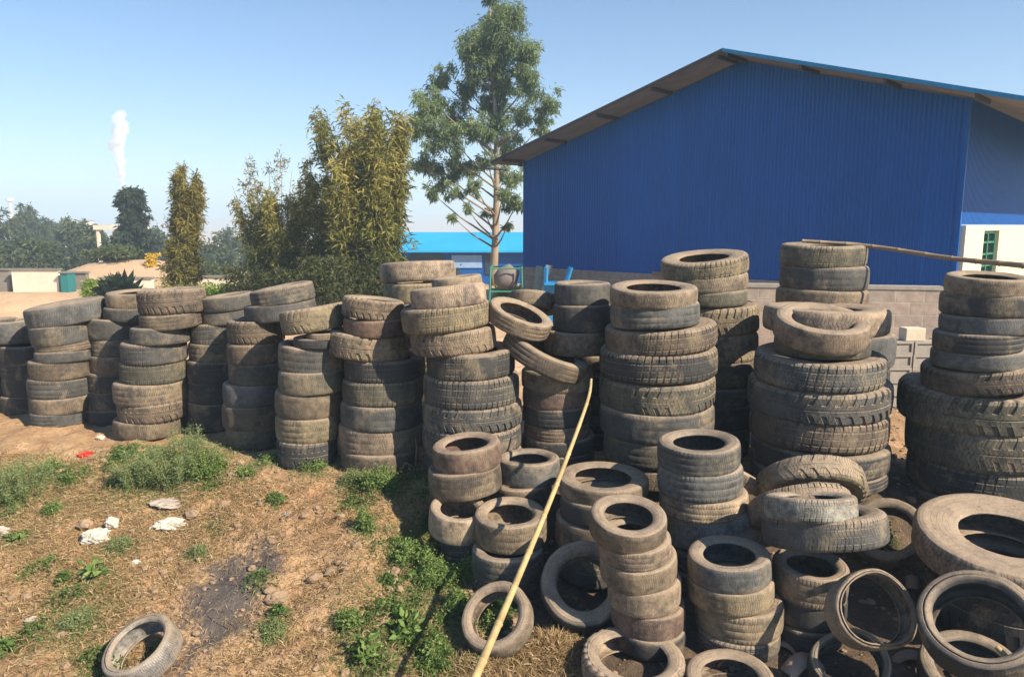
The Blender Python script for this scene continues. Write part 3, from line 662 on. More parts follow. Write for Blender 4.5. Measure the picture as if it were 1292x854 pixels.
corr('gable_sheeting', 0, LEN, ZB, lambda s: topz(s)-.02, lambda a, b, z: wl(a, b, z), M_BLUE, wh)
# side wall behind the corner: direction away from the gable plane
corr('side_sheeting', .0, 14, 2.42, ZR-.02, lambda a, b, z: wl(-b-.005, -a, z), M_BLUE, wh)
mb = MB(); mb.box(-.02, .06, -.05, .035, ZB, ZR, MW.to_4x4()); mb.build('corner_flashing', M_BLUE, wh)
mb = MB(); mb.box(-.01, LEN+.05, -.22, .05, -.3, ZB-.003, MW.to_4x4()); pl = mb.build('plinth', M_BLOCK, wh)
# cream wall with window hole (t along the side wall)
mb = MB(); t0, t1, z0, z1 = 1.33, 2.55, 1.35, 2.30
for (a, b, c, d) in ((-.0, t0, -.3, 2.40), (t1, 14, -.3, 2.40), (t0, t1, -.3, z0), (t0, t1, z1, 2.40)):
    mb.box(-.10, .12, -b-.06, -a-.06, c, d, MW.to_4x4())
mb.build('side_wall', M_CREAM, wh)
M_GREEN = simple('green window paint', (.03, .20, .12), (.02, .14, .09), 8, .5, .1)
tg = NT('window glass'); tg.b.inputs['Base Color'].default_value = (.02, .035, .03, 1); tg.b.inputs['Roughness'].default_value = .12; M_GLASS = tg.m
wf = MB(); T0, T1 = -t0-.06, -t1-.06
for (a, b, c, d) in ((T1, T1+.06, z0, z1), (T0-.06, T0, z0, z1), (T1+.06, T0-.06, z0, z0+.06), (T1+.06, T0-.06, z1-.06, z1), ((T0+T1)/2-.03, (T0+T1)/2+.03, z0+.06, z1-.06)):
    wf.box(-.04, .02, a, b, c, d, MW.to_4x4())
for k in range(1, 4):
    zz = z0+(z1-z0)*k/4
    for a, b in ((T1+.06, (T0+T1)/2-.03), ((T0+T1)/2+.03, T0-.06)): wf.box(-.03, .0, a, b, zz-.02, zz+.02, MW.to_4x4())
win = wf.build('window', M_GREEN, wh)
g = MB(); g.box(.022, .03, T1, T0, z0, z1, MW.to_4x4()); g.build('pane', M_GLASS, win)
g = MB(); g.box(-.16, -.102, T1-.05, T0+.05, z0-.07, z0-.004, MW.to_4x4()); g.build('sill', M_CREAM, win)
# roof slabs
OH, EL, ER, BACKL = .91, .38, 1.9, 14
sl = (ZA-ZR)/SR; slL = (ZL-ZA)/(LEN-SR)
def rpt(s, y, dz=0):
    z = ZA-sl*(SR-s) if s < SR else ZA+slL*(s-SR)
    return wl(s, y, z+dz)
def roof_slab(s0, s1, name, mat, dz0, dz1, ya=OH, yb=-BACKL, pitch=.22):
    n = max(1, int(abs(s1-s0)/50)); 
    V = []; 
    ys = []
    k = int((ya-yb)/pitch)
    for i in range(k):
        for f, q in ((0, 0), (.55, 0), (.65, 1), (.9, 1)): ys.append((ya-(ya-yb)*(i+f)/k, q*.025))
    ys.append((yb, 0))
    for (yy, q) in ys: V += [rpt(s0, yy, dz1+q), rpt(s1, yy, dz1+q)]
    F = [(2*i, 2*i+1, 2*i+3, 2*i+2) for i in range(len(ys)-1)]
    return quads(name, V, F, mat, wh, False)
roof_slab(-ER, SR, 'roof', M_ROOF, 0, .075); roof_slab(SR, LEN+EL, 'roof', M_ROOF, 0, .075)
def soffit(s0, s1):
    mb = MB(); vs = [rpt(s0, OH-.01, .03), rpt(s1-.001, OH-.01, .03), rpt(s1-.001, -BACKL, .03), rpt(s0, -BACKL, .03), rpt(s0, OH-.01, .07), rpt(s1-.001, OH-.01, .07), rpt(s1-.001, -BACKL, .07), rpt(s0, -BACKL, .07)]
    mb.add(vs, [(0, 1, 2, 3), (4, 7, 6, 5), (0, 4, 5, 1), (2, 6, 7, 3), (0, 3, 7, 4), (1, 5, 6, 2)])
    mb.build('roof_underside', M_SOFF, wh)
soffit(-ER, SR); soffit(SR+.002, LEN+EL)
for s in (-1.75, -.3, 1.2, 2.8, 4.42, 4.62, 6.3, 7.9, 9.6, 11.2, 11.88):
    a = Vector(rpt(s, OH-.03, 0)); b = Vector(rpt(s, -.02, 0)); mb = MB()
    M4 = MW.to_4x4(); z = topz(np.array([0.]))
    zc = (ZA-sl*(SR-s) if s < SR else ZA+slL*(s-SR))
    mb.box(s-.025, s+.025, .03, OH-.03, zc-.05, zc+.027, M4); mb.build('purlin', M_STEEL, wh)
mb = MB(); M4 = MW.to_4x4()
def strip(s0, s1, y0, y1, dz0, dz1):
    vs = [rpt(s0, y0, dz0), rpt(s1, y0, dz0), rpt(s1, y1, dz0), rpt(s0, y1, dz0), rpt(s0, y0, dz1), rpt(s1, y0, dz1), rpt(s1, y1, dz1), rpt(s0, y1, dz1)]
    mb.add(vs, [(0, 3, 2, 1), (4, 5, 6, 7), (0, 1, 5, 4), (2, 3, 7, 6), (0, 4, 7, 3), (1, 2, 6, 5)])
strip(-ER, SR-.001, OH+.004, OH+.03, .03, .105); mb.build('verge_trim', M_ROOF, wh); mb = MB(); strip(SR+.001, LEN+EL, OH+.004, OH+.03, .03, .10); mb.build('verge_trim', M_STEEL, wh)
mb = MB(); mb.box(LEN+.02, LEN+.10, .005, .10, ZL-.12, ZL-.02, M4); mb.build('gutter_end', M_STEEL, wh)

# far light blue building
fb = empty('low_building', at(580, 330, 42)); tag(fb, 'long low building with a bright pale blue roof behind the trees', 'building')
bx0, bx1 = -7.2, 6.0; by0, by1 = 42.0, 48.0; ze = at(600, 316, 42).z; zr = at(600, 293, 46).z; O = fb.location
def L_(x, y, z): return (x-O.x, y-O.y, z-O.z)
mb = MB(); mb.add([L_(bx0-.2, by0-.5, ze), L_(bx1, by0-.5, ze), L_(bx1, 46, zr), L_(bx0+.3-.9, 46, zr), L_(bx1, 50.5, ze), L_(bx0-.2, 50.5, ze),
    L_(bx0-.2, by0-.5, ze-.1), L_(bx1, by0-.5, ze-.1), L_(bx1, 46, zr-.1), L_(bx0-.6, 46, zr-.1)], [(0, 1, 2, 3), (3, 2, 4, 5), (0, 6, 7, 1), (6, 9, 8, 7), (0, 3, 9, 6)])
mb.build('roof', M_SKY, fb)
mb = MB(); mb.box(*[q for q in (bx0-O.x, bx1-O.x, by0-O.y, by1-O.y+2, -4-O.z, ze-.1-O.z)])
mb.add([L_(bx0, by0, ze-.1), L_(bx0, 46, zr-.1), L_(bx0, 50, ze-.1)], [(0, 1, 2)]); mb.build('wall', M_BLUE, fb)
M_SH = simple('pale blue shutter', (.30, .45, .68), (.22, .36, .6), 3, .6, .05); M_DKW = simple('dark opening', (.03, .05, .07), None, 3, .4, 0)
for (a, b, v0, v1, m, nm) in ((570, 608, 322, 338, M_SH, 'shutter'), (518, 560, 320, 334, M_DKW, 'window'), (612, 626, 318, 346, M_DKW, 'doorway')):
    p = at(a, v1, 41.97); q = at(b, v0, 41.97); mb = MB(); mb.box(p.x-O.x, q.x-O.x, 41.93-O.y, 41.99-O.y, p.z-O.z, q.z-O.z); mb.build(nm, m, fb)

# left-hand walls, canopy, far buildings
M_WHITE = simple('whitewash', (.78, .72, .58), (.62, .55, .42), 1.5, .9, .1); M_TEAL = simple('teal paint', (.02, .20, .20), (.02, .15, .15), 3, .5, .05); M_GREYW = simple('grey render', (.25, .23, .19), (.18, .16, .13), 3, .9, .15)
def low_wall(u0, u1, v0, v1, y, mat, name, label, cat, grp=None, th=.2, cop=True):
    p = at(u0, v0, y); q = at(u1, v1, y); cx = (p.x+q.x)/2; g = min(q.z, gz(cx, y))-.1
    r = empty(name, (cx, y, g)); tag(r, label, cat, grp); mb = MB(); mb.box(p.x-cx, q.x-cx, 0, th, 0, p.z-g); mb.build('wall_panel', mat, r)
    if cop:
        mb = MB(); mb.box(p.x-cx-.04, q.x-cx+.04, -.05, th+.05, p.z-g+.002, p.z-g+.06); mb.build('coping', M_GREYW, r)
WG = 'boundary wall lengths beyond the dirt heap'
low_wall(14, 75, 341, 366, 27, M_WHITE, 'boundary_wall', 'whitewashed low wall left of the teal cabinet', 'wall', WG)
low_wall(-60, 13, 341, 366, 27.3, M_GREYW, 'boundary_wall', 'grey low wall at the edge of the yard', 'wall', WG)
low_wall(125, 192, 352, 372, 27, M_WHITE, 'boundary_wall', 'pale wall behind the broad-leaved plant', 'wall', WG)
low_wall(255, 330, 350, 370, 26, M_WHITE, 'boundary_wall', 'pale wall seen between the bamboo clumps', 'wall', WG)
low_wall(87, 110, 345, 366, 28, M_GREYW, 'boundary_wall', 'short dull wall right of the teal cabinet', 'wall', WG)
low_wall(75.5, 86, 345, 363, 26.8, M_TEAL, 'metal_cabinet', 'teal metal cabinet at the end of the white wall', 'cabinet', None, .5)
# white canopy
y = 55; a, b = at(117, 284, y), at(163, 290, y); cx = (a.x+b.x)/2; g = gz(cx, y); r = empty('canopy', (cx, y, g)); tag(r, 'white flat-roofed canopy on thin posts beside the dark pine', 'canopy')
mb = MB(); mb.box(a.x-cx, b.x-cx, 0, 3, b.z-g, a.z-g); mb.build('roof', M_WHITE, r)
for xx in (a.x-cx+.15, b.x-cx-.35):
    for yy in (.1, 2.7): mb = MB(); mb.box(xx, xx+.2, yy, yy+.2, -.1, b.z-g-.002); mb.build('post', M_WHITE, r)
mb = MB(); mb.box(a.x-cx+.5, b.x-cx-.5, 2.4, 2.5, 0, (b.z-g)*.9); mb.build('back_wall', simple('pale green wall', (.33, .40, .34), None, 2, .9, 0), r)
for k, (u0, u1, v0, v1, y, lab) in enumerate([(79, 87, 283, 292, 190, 'tiny white building above the far trees'), (99, 106, 279, 292, 240, 'tiny white block beside the canopy'), (268, 277, 294, 306, 160, 'small cream building right of the first bamboo'), (281, 292, 300, 306, 180, 'low cream building between bamboo clumps')]):
    p, q = at(u0, v0, y), at(u1, v1, y); cx = (p.x+q.x)/2; g = gz(cx, y); r = empty('far_building', (cx, y, g)); tag(r, lab, 'building', 'far buildings near the horizon')
    h = p.z-g; mb = MB(); mb.box(p.x-cx, q.x-cx, 0, 6, -.3, h); mb.build('wall', M_WHITE, r); mb = MB(); mb.box(p.x-cx-.2, q.x-cx+.2, -.2, 6.2, h+.003, h+.3); mb.build('roof', M_GREYW, r)
    for i in range(3):
        xx = p.x-cx+(q.x-p.x)*(.15+.28*i); mb = MB(); mb.box(xx, xx+(q.x-p.x)*.14, -.03, -.004, h*.72, h*.88); mb.build('window', M_DKW, r)
y = 380; p = at(12, 250, y); q = at(12, 272, y); g = gz(p.x, y); r = empty('water_tower', (p.x, y, g)); tag(r, 'tiny white tower on the hazy horizon', 'tower')
mb = MB(); mb.tube([(0, 0, -1), (0, 0, p.z-g-2)], [.9, .7], 10); mb.build('shaft', M_WHITE, r); mb = MB(); mb.tube([(0, 0, p.z-g-2), (0, 0, p.z-g-1.4), (0, 0, p.z-g)], [.9, 1.9, 1.7], 12); mb.build('tank', M_WHITE, r)

# smoke
ts = bpy.data.materials.new('white smoke'); ts.use_nodes = True; nt = ts.node_tree; nt.nodes.clear(); out = nt.nodes.new('ShaderNodeOutputMaterial'); pv = nt.nodes.new('ShaderNodeVolumePrincipled')
pv.inputs['Color'].default_value = (1, 1, 1, 1); pv.inputs['Density'].default_value = .5; nt.links.new(pv.outputs[0], out.inputs['Volume'])
y = 265; base = at(155, 247, y); rs = np.random.RandomState(4)
path = [(155, 247, 2), (155, 236, 3), (152, 222, 5), (151, 208, 6.5), (149, 194, 8), (147, 182, 9.5), (150, 170, 9), (152, 160, 9.5), (150, 151, 8.5), (154, 145, 6)]
me = bpy.data.meshes.new('smoke_plume'); import bmesh
bm = bmesh.new()
for i in range(len(path)-1):
    for k in range(4):
        f = k/4; u = path[i][0]*(1-f)+path[i+1][0]*f; v = path[i][1]*(1-f)+path[i+1][1]*f; w = path[i][2]*(1-f)+path[i+1][2]*f
        for q in range(3):
            p = at(u+rs.normal()*w*.25, v+rs.normal()*w*.2, y+rs.normal()*.8)-base; rr = w*rs.uniform(.5, .85)/FPX*y
            bmesh.ops.create_icosphere(bm, subdivisions=2, radius=rr, matrix=Matrix.Translation(p))
bm.to_mesh(me); bm.free(); me.materials.append(ts)
o = bpy.data.objects.new('smoke_plume', me); link(o); o.location = base
m = o.modifiers.new('Remesh', 'REMESH'); m.mode = 'VOXEL'; m.voxel_size = .22
tx = bpy.data.textures.new('puffs', 'CLOUDS'); tx.noise_scale = .9
m = o.modifiers.new('Displace', 'DISPLACE'); m.texture = tx; m.strength = 1.7; m.mid_level = .5; m.texture_coords = 'LOCAL'
tag(o, 'column of white smoke rising from a distant chimney', 'smoke')

# ------------------------------------------------------------------ block pile beside the warehouse
M_BLK = simple('grey concrete block', (.38, .34, .29), (.27, .24, .21), 8, .95, .4, bscale=60); M_BLKC = simple('cream block', (.66, .58, .44), (.55, .47, .35), 6, .95, .3)
p0 = at(1118, 517, 9.6); p1 = at(1180, 517, 9.6); zb = gz(p0.x+.3, 9.8)
bw, bh, bd = .33, .175, .2
k = 0
for row in range(5):
    for c in range(2):
        r = empty('concrete_block', (p0.x+.17+c*(bw+.008)+rnd.uniform(-.008, .008), 9.75+rnd.uniform(-.01, .01), zb+row*(bh+.002)-.01)); k += 1
        tag(r, f"grey hollow block, {['lowest', 'second lowest', 'middle', 'second highest', 'highest'][row]} in the {['column beside the lorry tyres', 'column beside the cream blocks'][c]}", 'block', 'concrete blocks piled before the plinth')
        mb = MB(); mb.box(-bw/2, bw/2, -bd/2, bd/2, 0, .03); mb.box(-bw/2, bw/2, -bd/2, bd/2, bh-.03, bh); mb.box(-bw/2, -bw/2+.03, -bd/2, bd/2, .031, bh-.031); mb.box(bw/2-.03, bw/2, -bd/2, bd/2, .031, bh-.031)
        mb.box(-bw/2+.03, bw/2-.03, -bd/2+.02, bd/2, .031, bh-.031)
        mb.build('block_shell', M_BLK, r)
zt = zb+5*(bh+.002)
lbl = ['cream block lowest in the pale column', 'cream block second in the pale column', 'cream block third in the pale column', 'cream block at the top of the pale column']
for row in range(4):
    mb = MB(); mb.box(-.15, .15, -.14, .14, 0, .235); o = mb.build('concrete_block', M_BLKC, None, bevel=.008); o.location = (p0.x+.17+2*(bw+.01)-.0+.0, 9.82, zb+row*.238-.06); tag(o, lbl[row], 'block', 'concrete blocks piled before the plinth')
mb = MB(); mb.box(-.13, .13, -.1, .1, 0, .17); o = mb.build('concrete_block', M_BLKC, None, bevel=.008); o.location = (p0.x+.36, 9.78, zt-.01); tag(o, 'single cream block perched on top of the grey pile', 'block', 'concrete blocks piled before the plinth')
a = at(941, 358, 12.2); b = at(1190, 364, 11.6); g = gz(b.x, b.y); r = empty('block_wall', (a.x, a.y, g)); tag(r, 'low unplastered block wall ending beside the pile of blocks', 'wall')
ang = math.atan2(b.y-a.y, b.x-a.x); r.rotation_euler = (0, 0, ang); mb = MB(); mb.box(0, (b-a).length, 0, .2, -.2, a.z-g-.06); mb.build('blockwork', M_BLOCK, r)
mb = MB(); mb.box(-.01, (b-a).length+.01, -.015, .215, a.z-g-.057, a.z-g); mb.build('coping', M_BLK, r)
# timber plank on the plinth ledge
a = at(770, 351, 15.2); mb = MB(); mb.box(0, 1.1, -.1, .02, 0, .09); M_WOOD = simple('weathered wood', (.30, .21, .14), (.2, .14, .09), 7)
o = mb.build('plank', M_WOOD, None, bevel=.005); q = Vector(Cr)+DL*6.6+NO*.10; o.location = (q.x, q.y, ZB-.02); o.rotation_euler = (0, 0, RAD(-45)); tag(o, 'brown plank leaning level with the warehouse plinth', 'plank')

# ------------------------------------------------------------------ things by the far warehouse corner
def leaner(u, v0, v1, y, w, mat, name, label, cat, lean):
    a = at(u, v1, y); g = gz(a.x, y); h = at(u, v0, y).z-g; mb = MB(); M = Matrix.Rotation(RAD(lean), 4, 'Y')
    mb.box(-w/2, w/2, -.02, .02, 0, h, M); o = mb.build(name, mat, None, bevel=.006); o.location = (a.x, y, g-.02); tag(o, label, cat)
leaner(671, 334, 356, 19, .16, simple('grey green board', (.20, .32, .28), None, 5), 'board', 'grey-green board leaning against the blue wall', 'board', 8)
leaner(683, 333, 356, 18.6, .17, simple('grey board', (.25, .23, .24), None, 5), 'board', 'mauve-grey board leaning beside the green one', 'board', 8)
# upturned blue chair
a = at(704, 356, 18); g = gz(a.x, 18); r = empty('plastic_chair', (a.x-.05, 18, g)); tag(r, 'bright blue plastic chair with its legs in the air', 'chair')
M_CH = simple('blue plastic', (.02, .28, .62), None, 4, .4, 0); h = at(704, 337, 18).z-g; mb = MB(); mb.box(-.3, .3, -.28, .28, h-.42, h-.36); mb.build('seat', M_CH, r)
mb = MB(); mb.box(-.3, .3, .22, .28, 0, h-.423); mb.build('backrest', M_CH, r)
for sx in (-1, 1):
    for sy in (-1, 1): mb = MB(); mb.tube([(sx*.25, sy*.22, h-.36), (sx*.3+.06, sy*.25, h)], [.045, .045], 6); mb.build('leg', M_CH, r)
# concrete mixer
a = at(641, 352, 19.5); g = gz(a.x, 19.5); r = empty('concrete_mixer', (a.x-.05, 19.5, g)); tag(r, 'round grey concrete mixer on a green frame by the warehouse corner', 'concrete mixer')
M_MG = simple('green machine paint', (.06, .28, .20), (.04, .2, .14), 6, .5, .1); M_DR = simple('cement crusted drum', (.24, .20, .18), (.15, .13, .12), 7)
h = at(641, 352, 19.5).z-g
mb = MB(); mb.tube([(-.2, 0, h-.2), (-.12, 0, h-.08), (.04, 0, h+.08), (.16, 0, h+.22), (.22, 0, h+.3)], [.14, .28, .31, .23, .17], 20, True); mb.build('drum', M_DR, r, True)
mb = MB(); 
for sx in (-1, 1):
    for sy in (-.4, .4): mb.tube([(sx*.45, sy, -.05), (sx*.4, sy, h+.35)], .03, 6)
for zz in (.3, h-.3, h+.3):
    for sy in (-.4, .4): mb.tube([(-.43, sy, zz), (.43, sy, zz)], .022, 6)
for sx in (-1, 1):
    for zz in (.3, h-.3): mb.tube([(sx*.43, -.4, zz), (sx*.43, .4, zz)], .022, 6)
mb.build('stand', M_MG, r)

# ------------------------------------------------------------------ poles
def bamboo_pole(name, pts, r0, r1, label, mat, nodes=12):
    pts = [Vector(p) for p in pts]
    def cat(t):
        n = len(pts)-1; i = min(n-1, int(t*n)); f = t*n-i; P = [pts[max(0, i-1)], pts[i], pts[i+1], pts[min(n, i+2)]]
        return .5*((2*P[1])+(P[2]-P[0])*f+(2*P[0]-5*P[1]+4*P[2]-P[3])*f*f+(3*P[1]-P[0]-3*P[2]+P[3])*f**3)
    c = []; rr = []
    for k in range(nodes):
        for f, b in ((0, 1), (.025, 1.22), (.05, .98), (.5, .97), (.95, 1)):
            t = (k+f)/nodes; c.append(cat(min(t, .9999))); rr.append((r0+(r1-r0)*t)*b)
    c.append(cat(.9999)); rr.append(r1)
    mb = MB(); mb.tube(c, rr, 12); o = mb.build(name, mat, None, True); return tag(o, label, 'pole')
M_YB = simple('yellow dried bamboo', (.56, .42, .19), (.33, .23, .10), 7, .55, .3); M_BB = simple('weathered brown bamboo', (.33, .24, .14), (.22, .15, .09), 3, .6, .15)
def axd(u, v, d): r = ray(u, v)*d; return Vector((r[0], r[1], EYE+r[2]))
bamboo_pole('bamboo_pole', [axd(592, 872, 3.85), axd(648, 742, 4.7), axd(702, 612, 5.55), axd(740, 510, 6.2), axd(746, 478, 6.32)], .026, .011, 'long yellow bamboo pole leaning across the front tyres', M_YB)
bamboo_pole('bamboo_pole', [axd(1012, 304, 7.75), axd(1100, 311, 7.45), axd(1200, 326, 6.9), axd(1290, 335, 6.35), axd(1380, 346, 5.9)], .018, .028, 'thin brown bamboo pole laid across two tall stacks', M_BB)
o = bamboo_pole('stick', [axd(1257, 815, 4.35), axd(1274, 832, 4.3), axd(1290, 848, 4.25)], .016, .014, 'short pale stick poking from the corner casing', M_YB, 2); o['category'] = 'stick'

# ------------------------------------------------------------------ ground cover
def blades(name, P, h, spread, mat, rs, lean=1.0, wf=.05, kind=None, var=None, parent=None):
    n = len(P); D = rs.normal(size=(n, 3))*lean; D[:, 2] = np.abs(D[:, 2])*.5+spread
    L = rs.uniform(.4, 1.3, n)*h; V, F = leaves(P, D, L, L*wf+.0012, rs, .25)
    o = quads(name, V, F, mat, parent, False, np.repeat(np.clip(rs.normal(size=n)*.28+.5 if var is None else var, 0, 1), 4))
    if kind: tag(o, kind=kind)
    return o
rs = np.random.RandomState(21)
n = 380000; x = rs.uniform(-6.5, -.2, n); y = rs.uniform(3.2, 7.8, n)
den = fbm(x, y, 1.6, 3, 5)+.5*fbm(x, y, 6, 3, 30); keep = (den > rs.uniform(-.75, .6, n)) & (y < np.interp(x, [-7, -5.3, -1.2, 0], [8.1, 7.8, 6.6, 6.3]))
x, y = x[keep], y[keep]; P = np.stack([x, y, ground(x, y)-.003], 1)
da = P[:, :2]-np.array(DARK_PATCH)[:2]; P = P[((da*np.array([2.3, 1.15]))**2).sum(1) > (.75+.4*fbm(P[:, 0], P[:, 1], 5, 3))*rs.uniform(0, 1.3, len(P))]
tag(blades('dry_grass', P, .085, .12, M_STRAW, rs, 1.0, .04, 'stuff'), 'flattened straw-coloured dry grass covering the slope', 'grass')
# tuft of dry grass under the pole
c = [on_ground(610, 840), on_ground(660, 830), on_ground(700, 815), on_ground(650, 860), on_ground(715, 850)]; P = []
for q in c: P.append(np.stack([q.x+rs.normal(size=1800)*.10, q.y+rs.normal(size=1800)*.07, np.zeros(1800)], 1))
P = np.concatenate(P); P[:, 2] = ground(P[:, 0], P[:, 1]); o = blades('dry_grass', P, .12, .5, M_STRAW, rs, .8, .03, 'stuff'); tag(o, 'thick tuft of dry brown grass below the tilted tan tyre', 'grass')
# clods and gravel
n = 5200; x = rs.uniform(-6.5, 4.6, n); y = rs.uniform(3.2, 7.6, n); s = np.abs(rs.normal(size=n))**1.6*.010+.004
x = np.concatenate([x, rs.uniform(2.0, 6.5, 700)]); y = np.concatenate([y, rs.uniform(7, 10.5, 700)]); s = np.concatenate([s, rs.uniform(.008, .03, 700)])
import bmesh as bm_
_b = bm_.new(); bm_.ops.create_icosphere(_b, subdivisions=2, radius=1); _b.verts.ensure_lookup_table(); ic = np.array([v.co[:] for v in _b.verts]); icf = np.array([[v.index for v in f.verts] for f in _b.faces]); _b.free()
oc = np.array([[1, 0, 0], [0, 1, 0], [-1, 0, 0], [0, -1, 0], [0, 0, .8], [0, 0, -.8]]); of = np.array([[0, 1, 4], [1, 2, 4], [2, 3, 4], [3, 0, 4], [1, 0, 5], [2, 1, 5], [3, 2, 5], [0, 3, 5]])
oc = ic*np.array([1, .8, .62]); of = icf; ang = rs.uniform(0, 2*PI, len(x)); jit = 1+rs.normal(size=(len(x), 42, 1))*.13
V = oc[None]*jit*s[:, None, None]; ca, sa = np.cos(ang)[:, None], np.sin(ang)[:, None]
V = np.stack([V[..., 0]*ca-V[..., 1]*sa, V[..., 0]*sa+V[..., 1]*ca, V[..., 2]], -1)+np.stack([x, y, ground(x, y)+s*.3], 1)[:, None, :]
F = (of[None]+42*np.arange(len(x))[:, None, None]).reshape(-1, 3)
M_CLOD = simple('soil clods', (.36, .25, .155), (.22, .15, .095), 3, .95, .3)
tag(quads('gravel', V.reshape(-1, 3), F, M_CLOD, None, False), 'soil clods and gravel scattered on the slope', 'gravel', kind='stuff')
M_TWIGD = simple('dead stalk', (.26, .16, .09), (.14, .09, .05), 9)
# weeds as individual plants
WEEDS = [(228, 600, 84, 62, 0, 'big grey-green weed clump under the fourth stack'), (180, 608, 56, 48, 0, 'grey-green weed clump touching the big one'), (262, 602, 44, 36, 1, 'leafy green weed on the edge of the big clump'), (28, 622, 64, 46, 0, 'wide green weed clump beside the photo edge'),
 (64, 600, 22, 24, 1, 'small weed below the second stack'), (480, 612, 40, 26, 1, 'green grassy clump at the foot of the eighth stack'), (445, 608, 20, 18, 0, 'small grassy weed left of the grassy clump'), (460, 668, 16, 30, 1, 'upright green weed alone on bare soil'), (520, 706, 48, 30, 1, 'dark green weed among dry stems'),
 (545, 735, 52, 38, 1, 'bushy weed left of the shaded tyres'), (560, 700, 26, 28, 1, 'green weed under the small stack'), (590, 730, 26, 30, 1, 'shaded weed beside the open tyre'), (575, 770, 26, 28, 1, 'green weed left of the tilted tan tyre'), (512, 800, 30, 34, 2, 'broad-leaved weed low on the slope'),
 (460, 836, 30, 34, 2, 'bright broad-leaved weed at the bottom of the slope'), (440, 790, 24, 24, 1, 'low weed above the bright broad-leaved one'), (545, 830, 20, 22, 1, 'little weed beside the dry tuft'), (118, 728, 24, 18, 2, 'small pale green weed above the pale tyre'), (152, 692, 22, 16, 0, 'little weed touching the white rubbish'),
 (22, 684, 20, 16, 2, 'small dark weed beside the pale stone'), (100, 790, 34, 24, 0, 'sprawling olive weed left of the pale tyre'), (66, 645, 12, 10, 1, 'tiny weed below the wide clump'), (310, 600, 14, 12, 1, 'tiny weed under the sixth stack'), (250, 700, 14, 12, 0, 'tiny weed above the dark patch'),
 (345, 800, 20, 18, 0, 'low weed right of the dark patch'), (625, 790, 20, 26, 1, 'grass growing inside the tilted tan tyre'), (1112, 680, 20, 24, 1, 'green weed growing inside the tilted tyre hole'), (395, 590, 26, 12, 1, 'low grass at the foot of the seventh stack'), (340, 585, 22, 12, 1, 'low grass at the foot of the sixth stack'), (4, 820, 14, 22, 2, 'weed cut off by the bottom corner')]
for k, (u, v, w, h, ty, lab) in enumerate(WEEDS):
    rs = np.random.RandomState(100+k); g = on_ground(u, v); d = g.y/ray(u, v)[1]; W_, H_ = w*.62/FPX*d, h*1.05/FPX*d
    root = empty('weed', g); tag(root, lab, 'weed', 'green weeds on the slope')
    ns = [60, 46, 12][ty]; a = rs.uniform(0, 2*PI, ns); r = np.sqrt(rs.uniform(0, 1, ns)); tips = np.stack([W_*r*np.cos(a), W_*r*np.sin(a), H_*(1-.5*r*r)*rs.uniform(.5, 1.05, ns)], 1)
    bases = tips*np.array([.55, .55, 0]); bases[:, 2] = ground(g.x+bases[:, 0], g.y+bases[:, 1])-g.z-.01
    mb = MB()
    for q in range(ns): mb.tube([tuple(bases[q]), tuple((bases[q]+tips[q])/2+np.array([0, 0, .02])), tuple(tips[q])], [.0035, .0028, .0015], 4)
    mb.build('stems', M_CULM, root)
    m = int([3000, 2000, 120][ty]*(w*h/1000+.25)); i = rs.randint(0, ns, m); f = rs.uniform(.15, 1.0, m)[:, None]
    P = bases[i]*(1-f)+tips[i]*f+rs.normal(size=(m, 3))*.02; D = rs.normal(size=(m, 3)); D[:, 2] = D[:, 2]*.6+.3; L = rs.uniform(.5, 1.3, m)*[.026, .030, .085][ty]
    V, F = leaves(P, D, L, L*[.22, .4, .42][ty], rs, .1); quads('leaves', V, F, [M_WEEDP, M_WEED, M_WEED][ty], root, False, np.repeat(np.clip(rs.normal(size=m)*.25+.4+.3*f[:, 0], 0, 1), 4))
# low green grass round the weeds
rs = np.random.RandomState(77); P = []
for (u, v, w, h, ty, lab) in WEEDS:
    g = on_ground(u, v); r = w*.9/FPX*g.y; m = int(60*w); P.append(np.stack([g.x+rs.normal(size=m)*r*.7, g.y+rs.normal(size=m)*r*.7, np.zeros(m)], 1))
for (u0, u1, v0, v1, m) in ((430, 600, 600, 850, 9000), (130, 330, 560, 620, 5000), (0, 100, 580, 640, 3000), (60, 160, 740, 840, 2500), (560, 620, 700, 800, 5000)):
    for k in range(14):
        g = on_ground(rs.uniform(u0, u1), rs.uniform(v0, v1)); q = m//14; P.append(np.stack([g.x+rs.normal(size=q)*.12, g.y+rs.normal(size=q)*.12, np.zeros(q)], 1))
P = np.concatenate(P); P[:, 2] = ground(P[:, 0], P[:, 1])-.004
tag(blades('grass', P, .055, .5, M_WEEDP, rs, .9, .06, 'stuff'), 'short green grass and clover between the weeds', 'grass')
rs = np.random.RandomState(91); P = []
for (u0, u1, v0, v1, m) in ((480, 600, 640, 850, 30), (420, 520, 760, 854, 7), (430, 540, 595, 640, 8), (130, 320, 560, 625, 18), (0, 110, 590, 650, 9), (40, 150, 700, 850, 7), (560, 640, 690, 810, 14), (200, 420, 620, 840, 5)):
    for k in range(m):
        g = on_ground(rs.uniform(u0, u1), rs.uniform(v0, v1)); q = int(rs.uniform(90, 520)); r = rs.uniform(.03, .11); a = rs.normal(size=(q, 2))*r
        P.append(np.stack([g.x+a[:, 0], g.y+a[:, 1], rs.uniform(0, 1, q)*.09*np.exp(-(a**2).sum(1)/(2*r*r))], 1))
P = np.concatenate(P); P[:, 2] += ground(P[:, 0], P[:, 1]); n = len(P); D = rs.normal(size=(n, 3)); D[:, 2] = D[:, 2]*.5+.35; L = rs.uniform(.4, 1.3, n)*.032
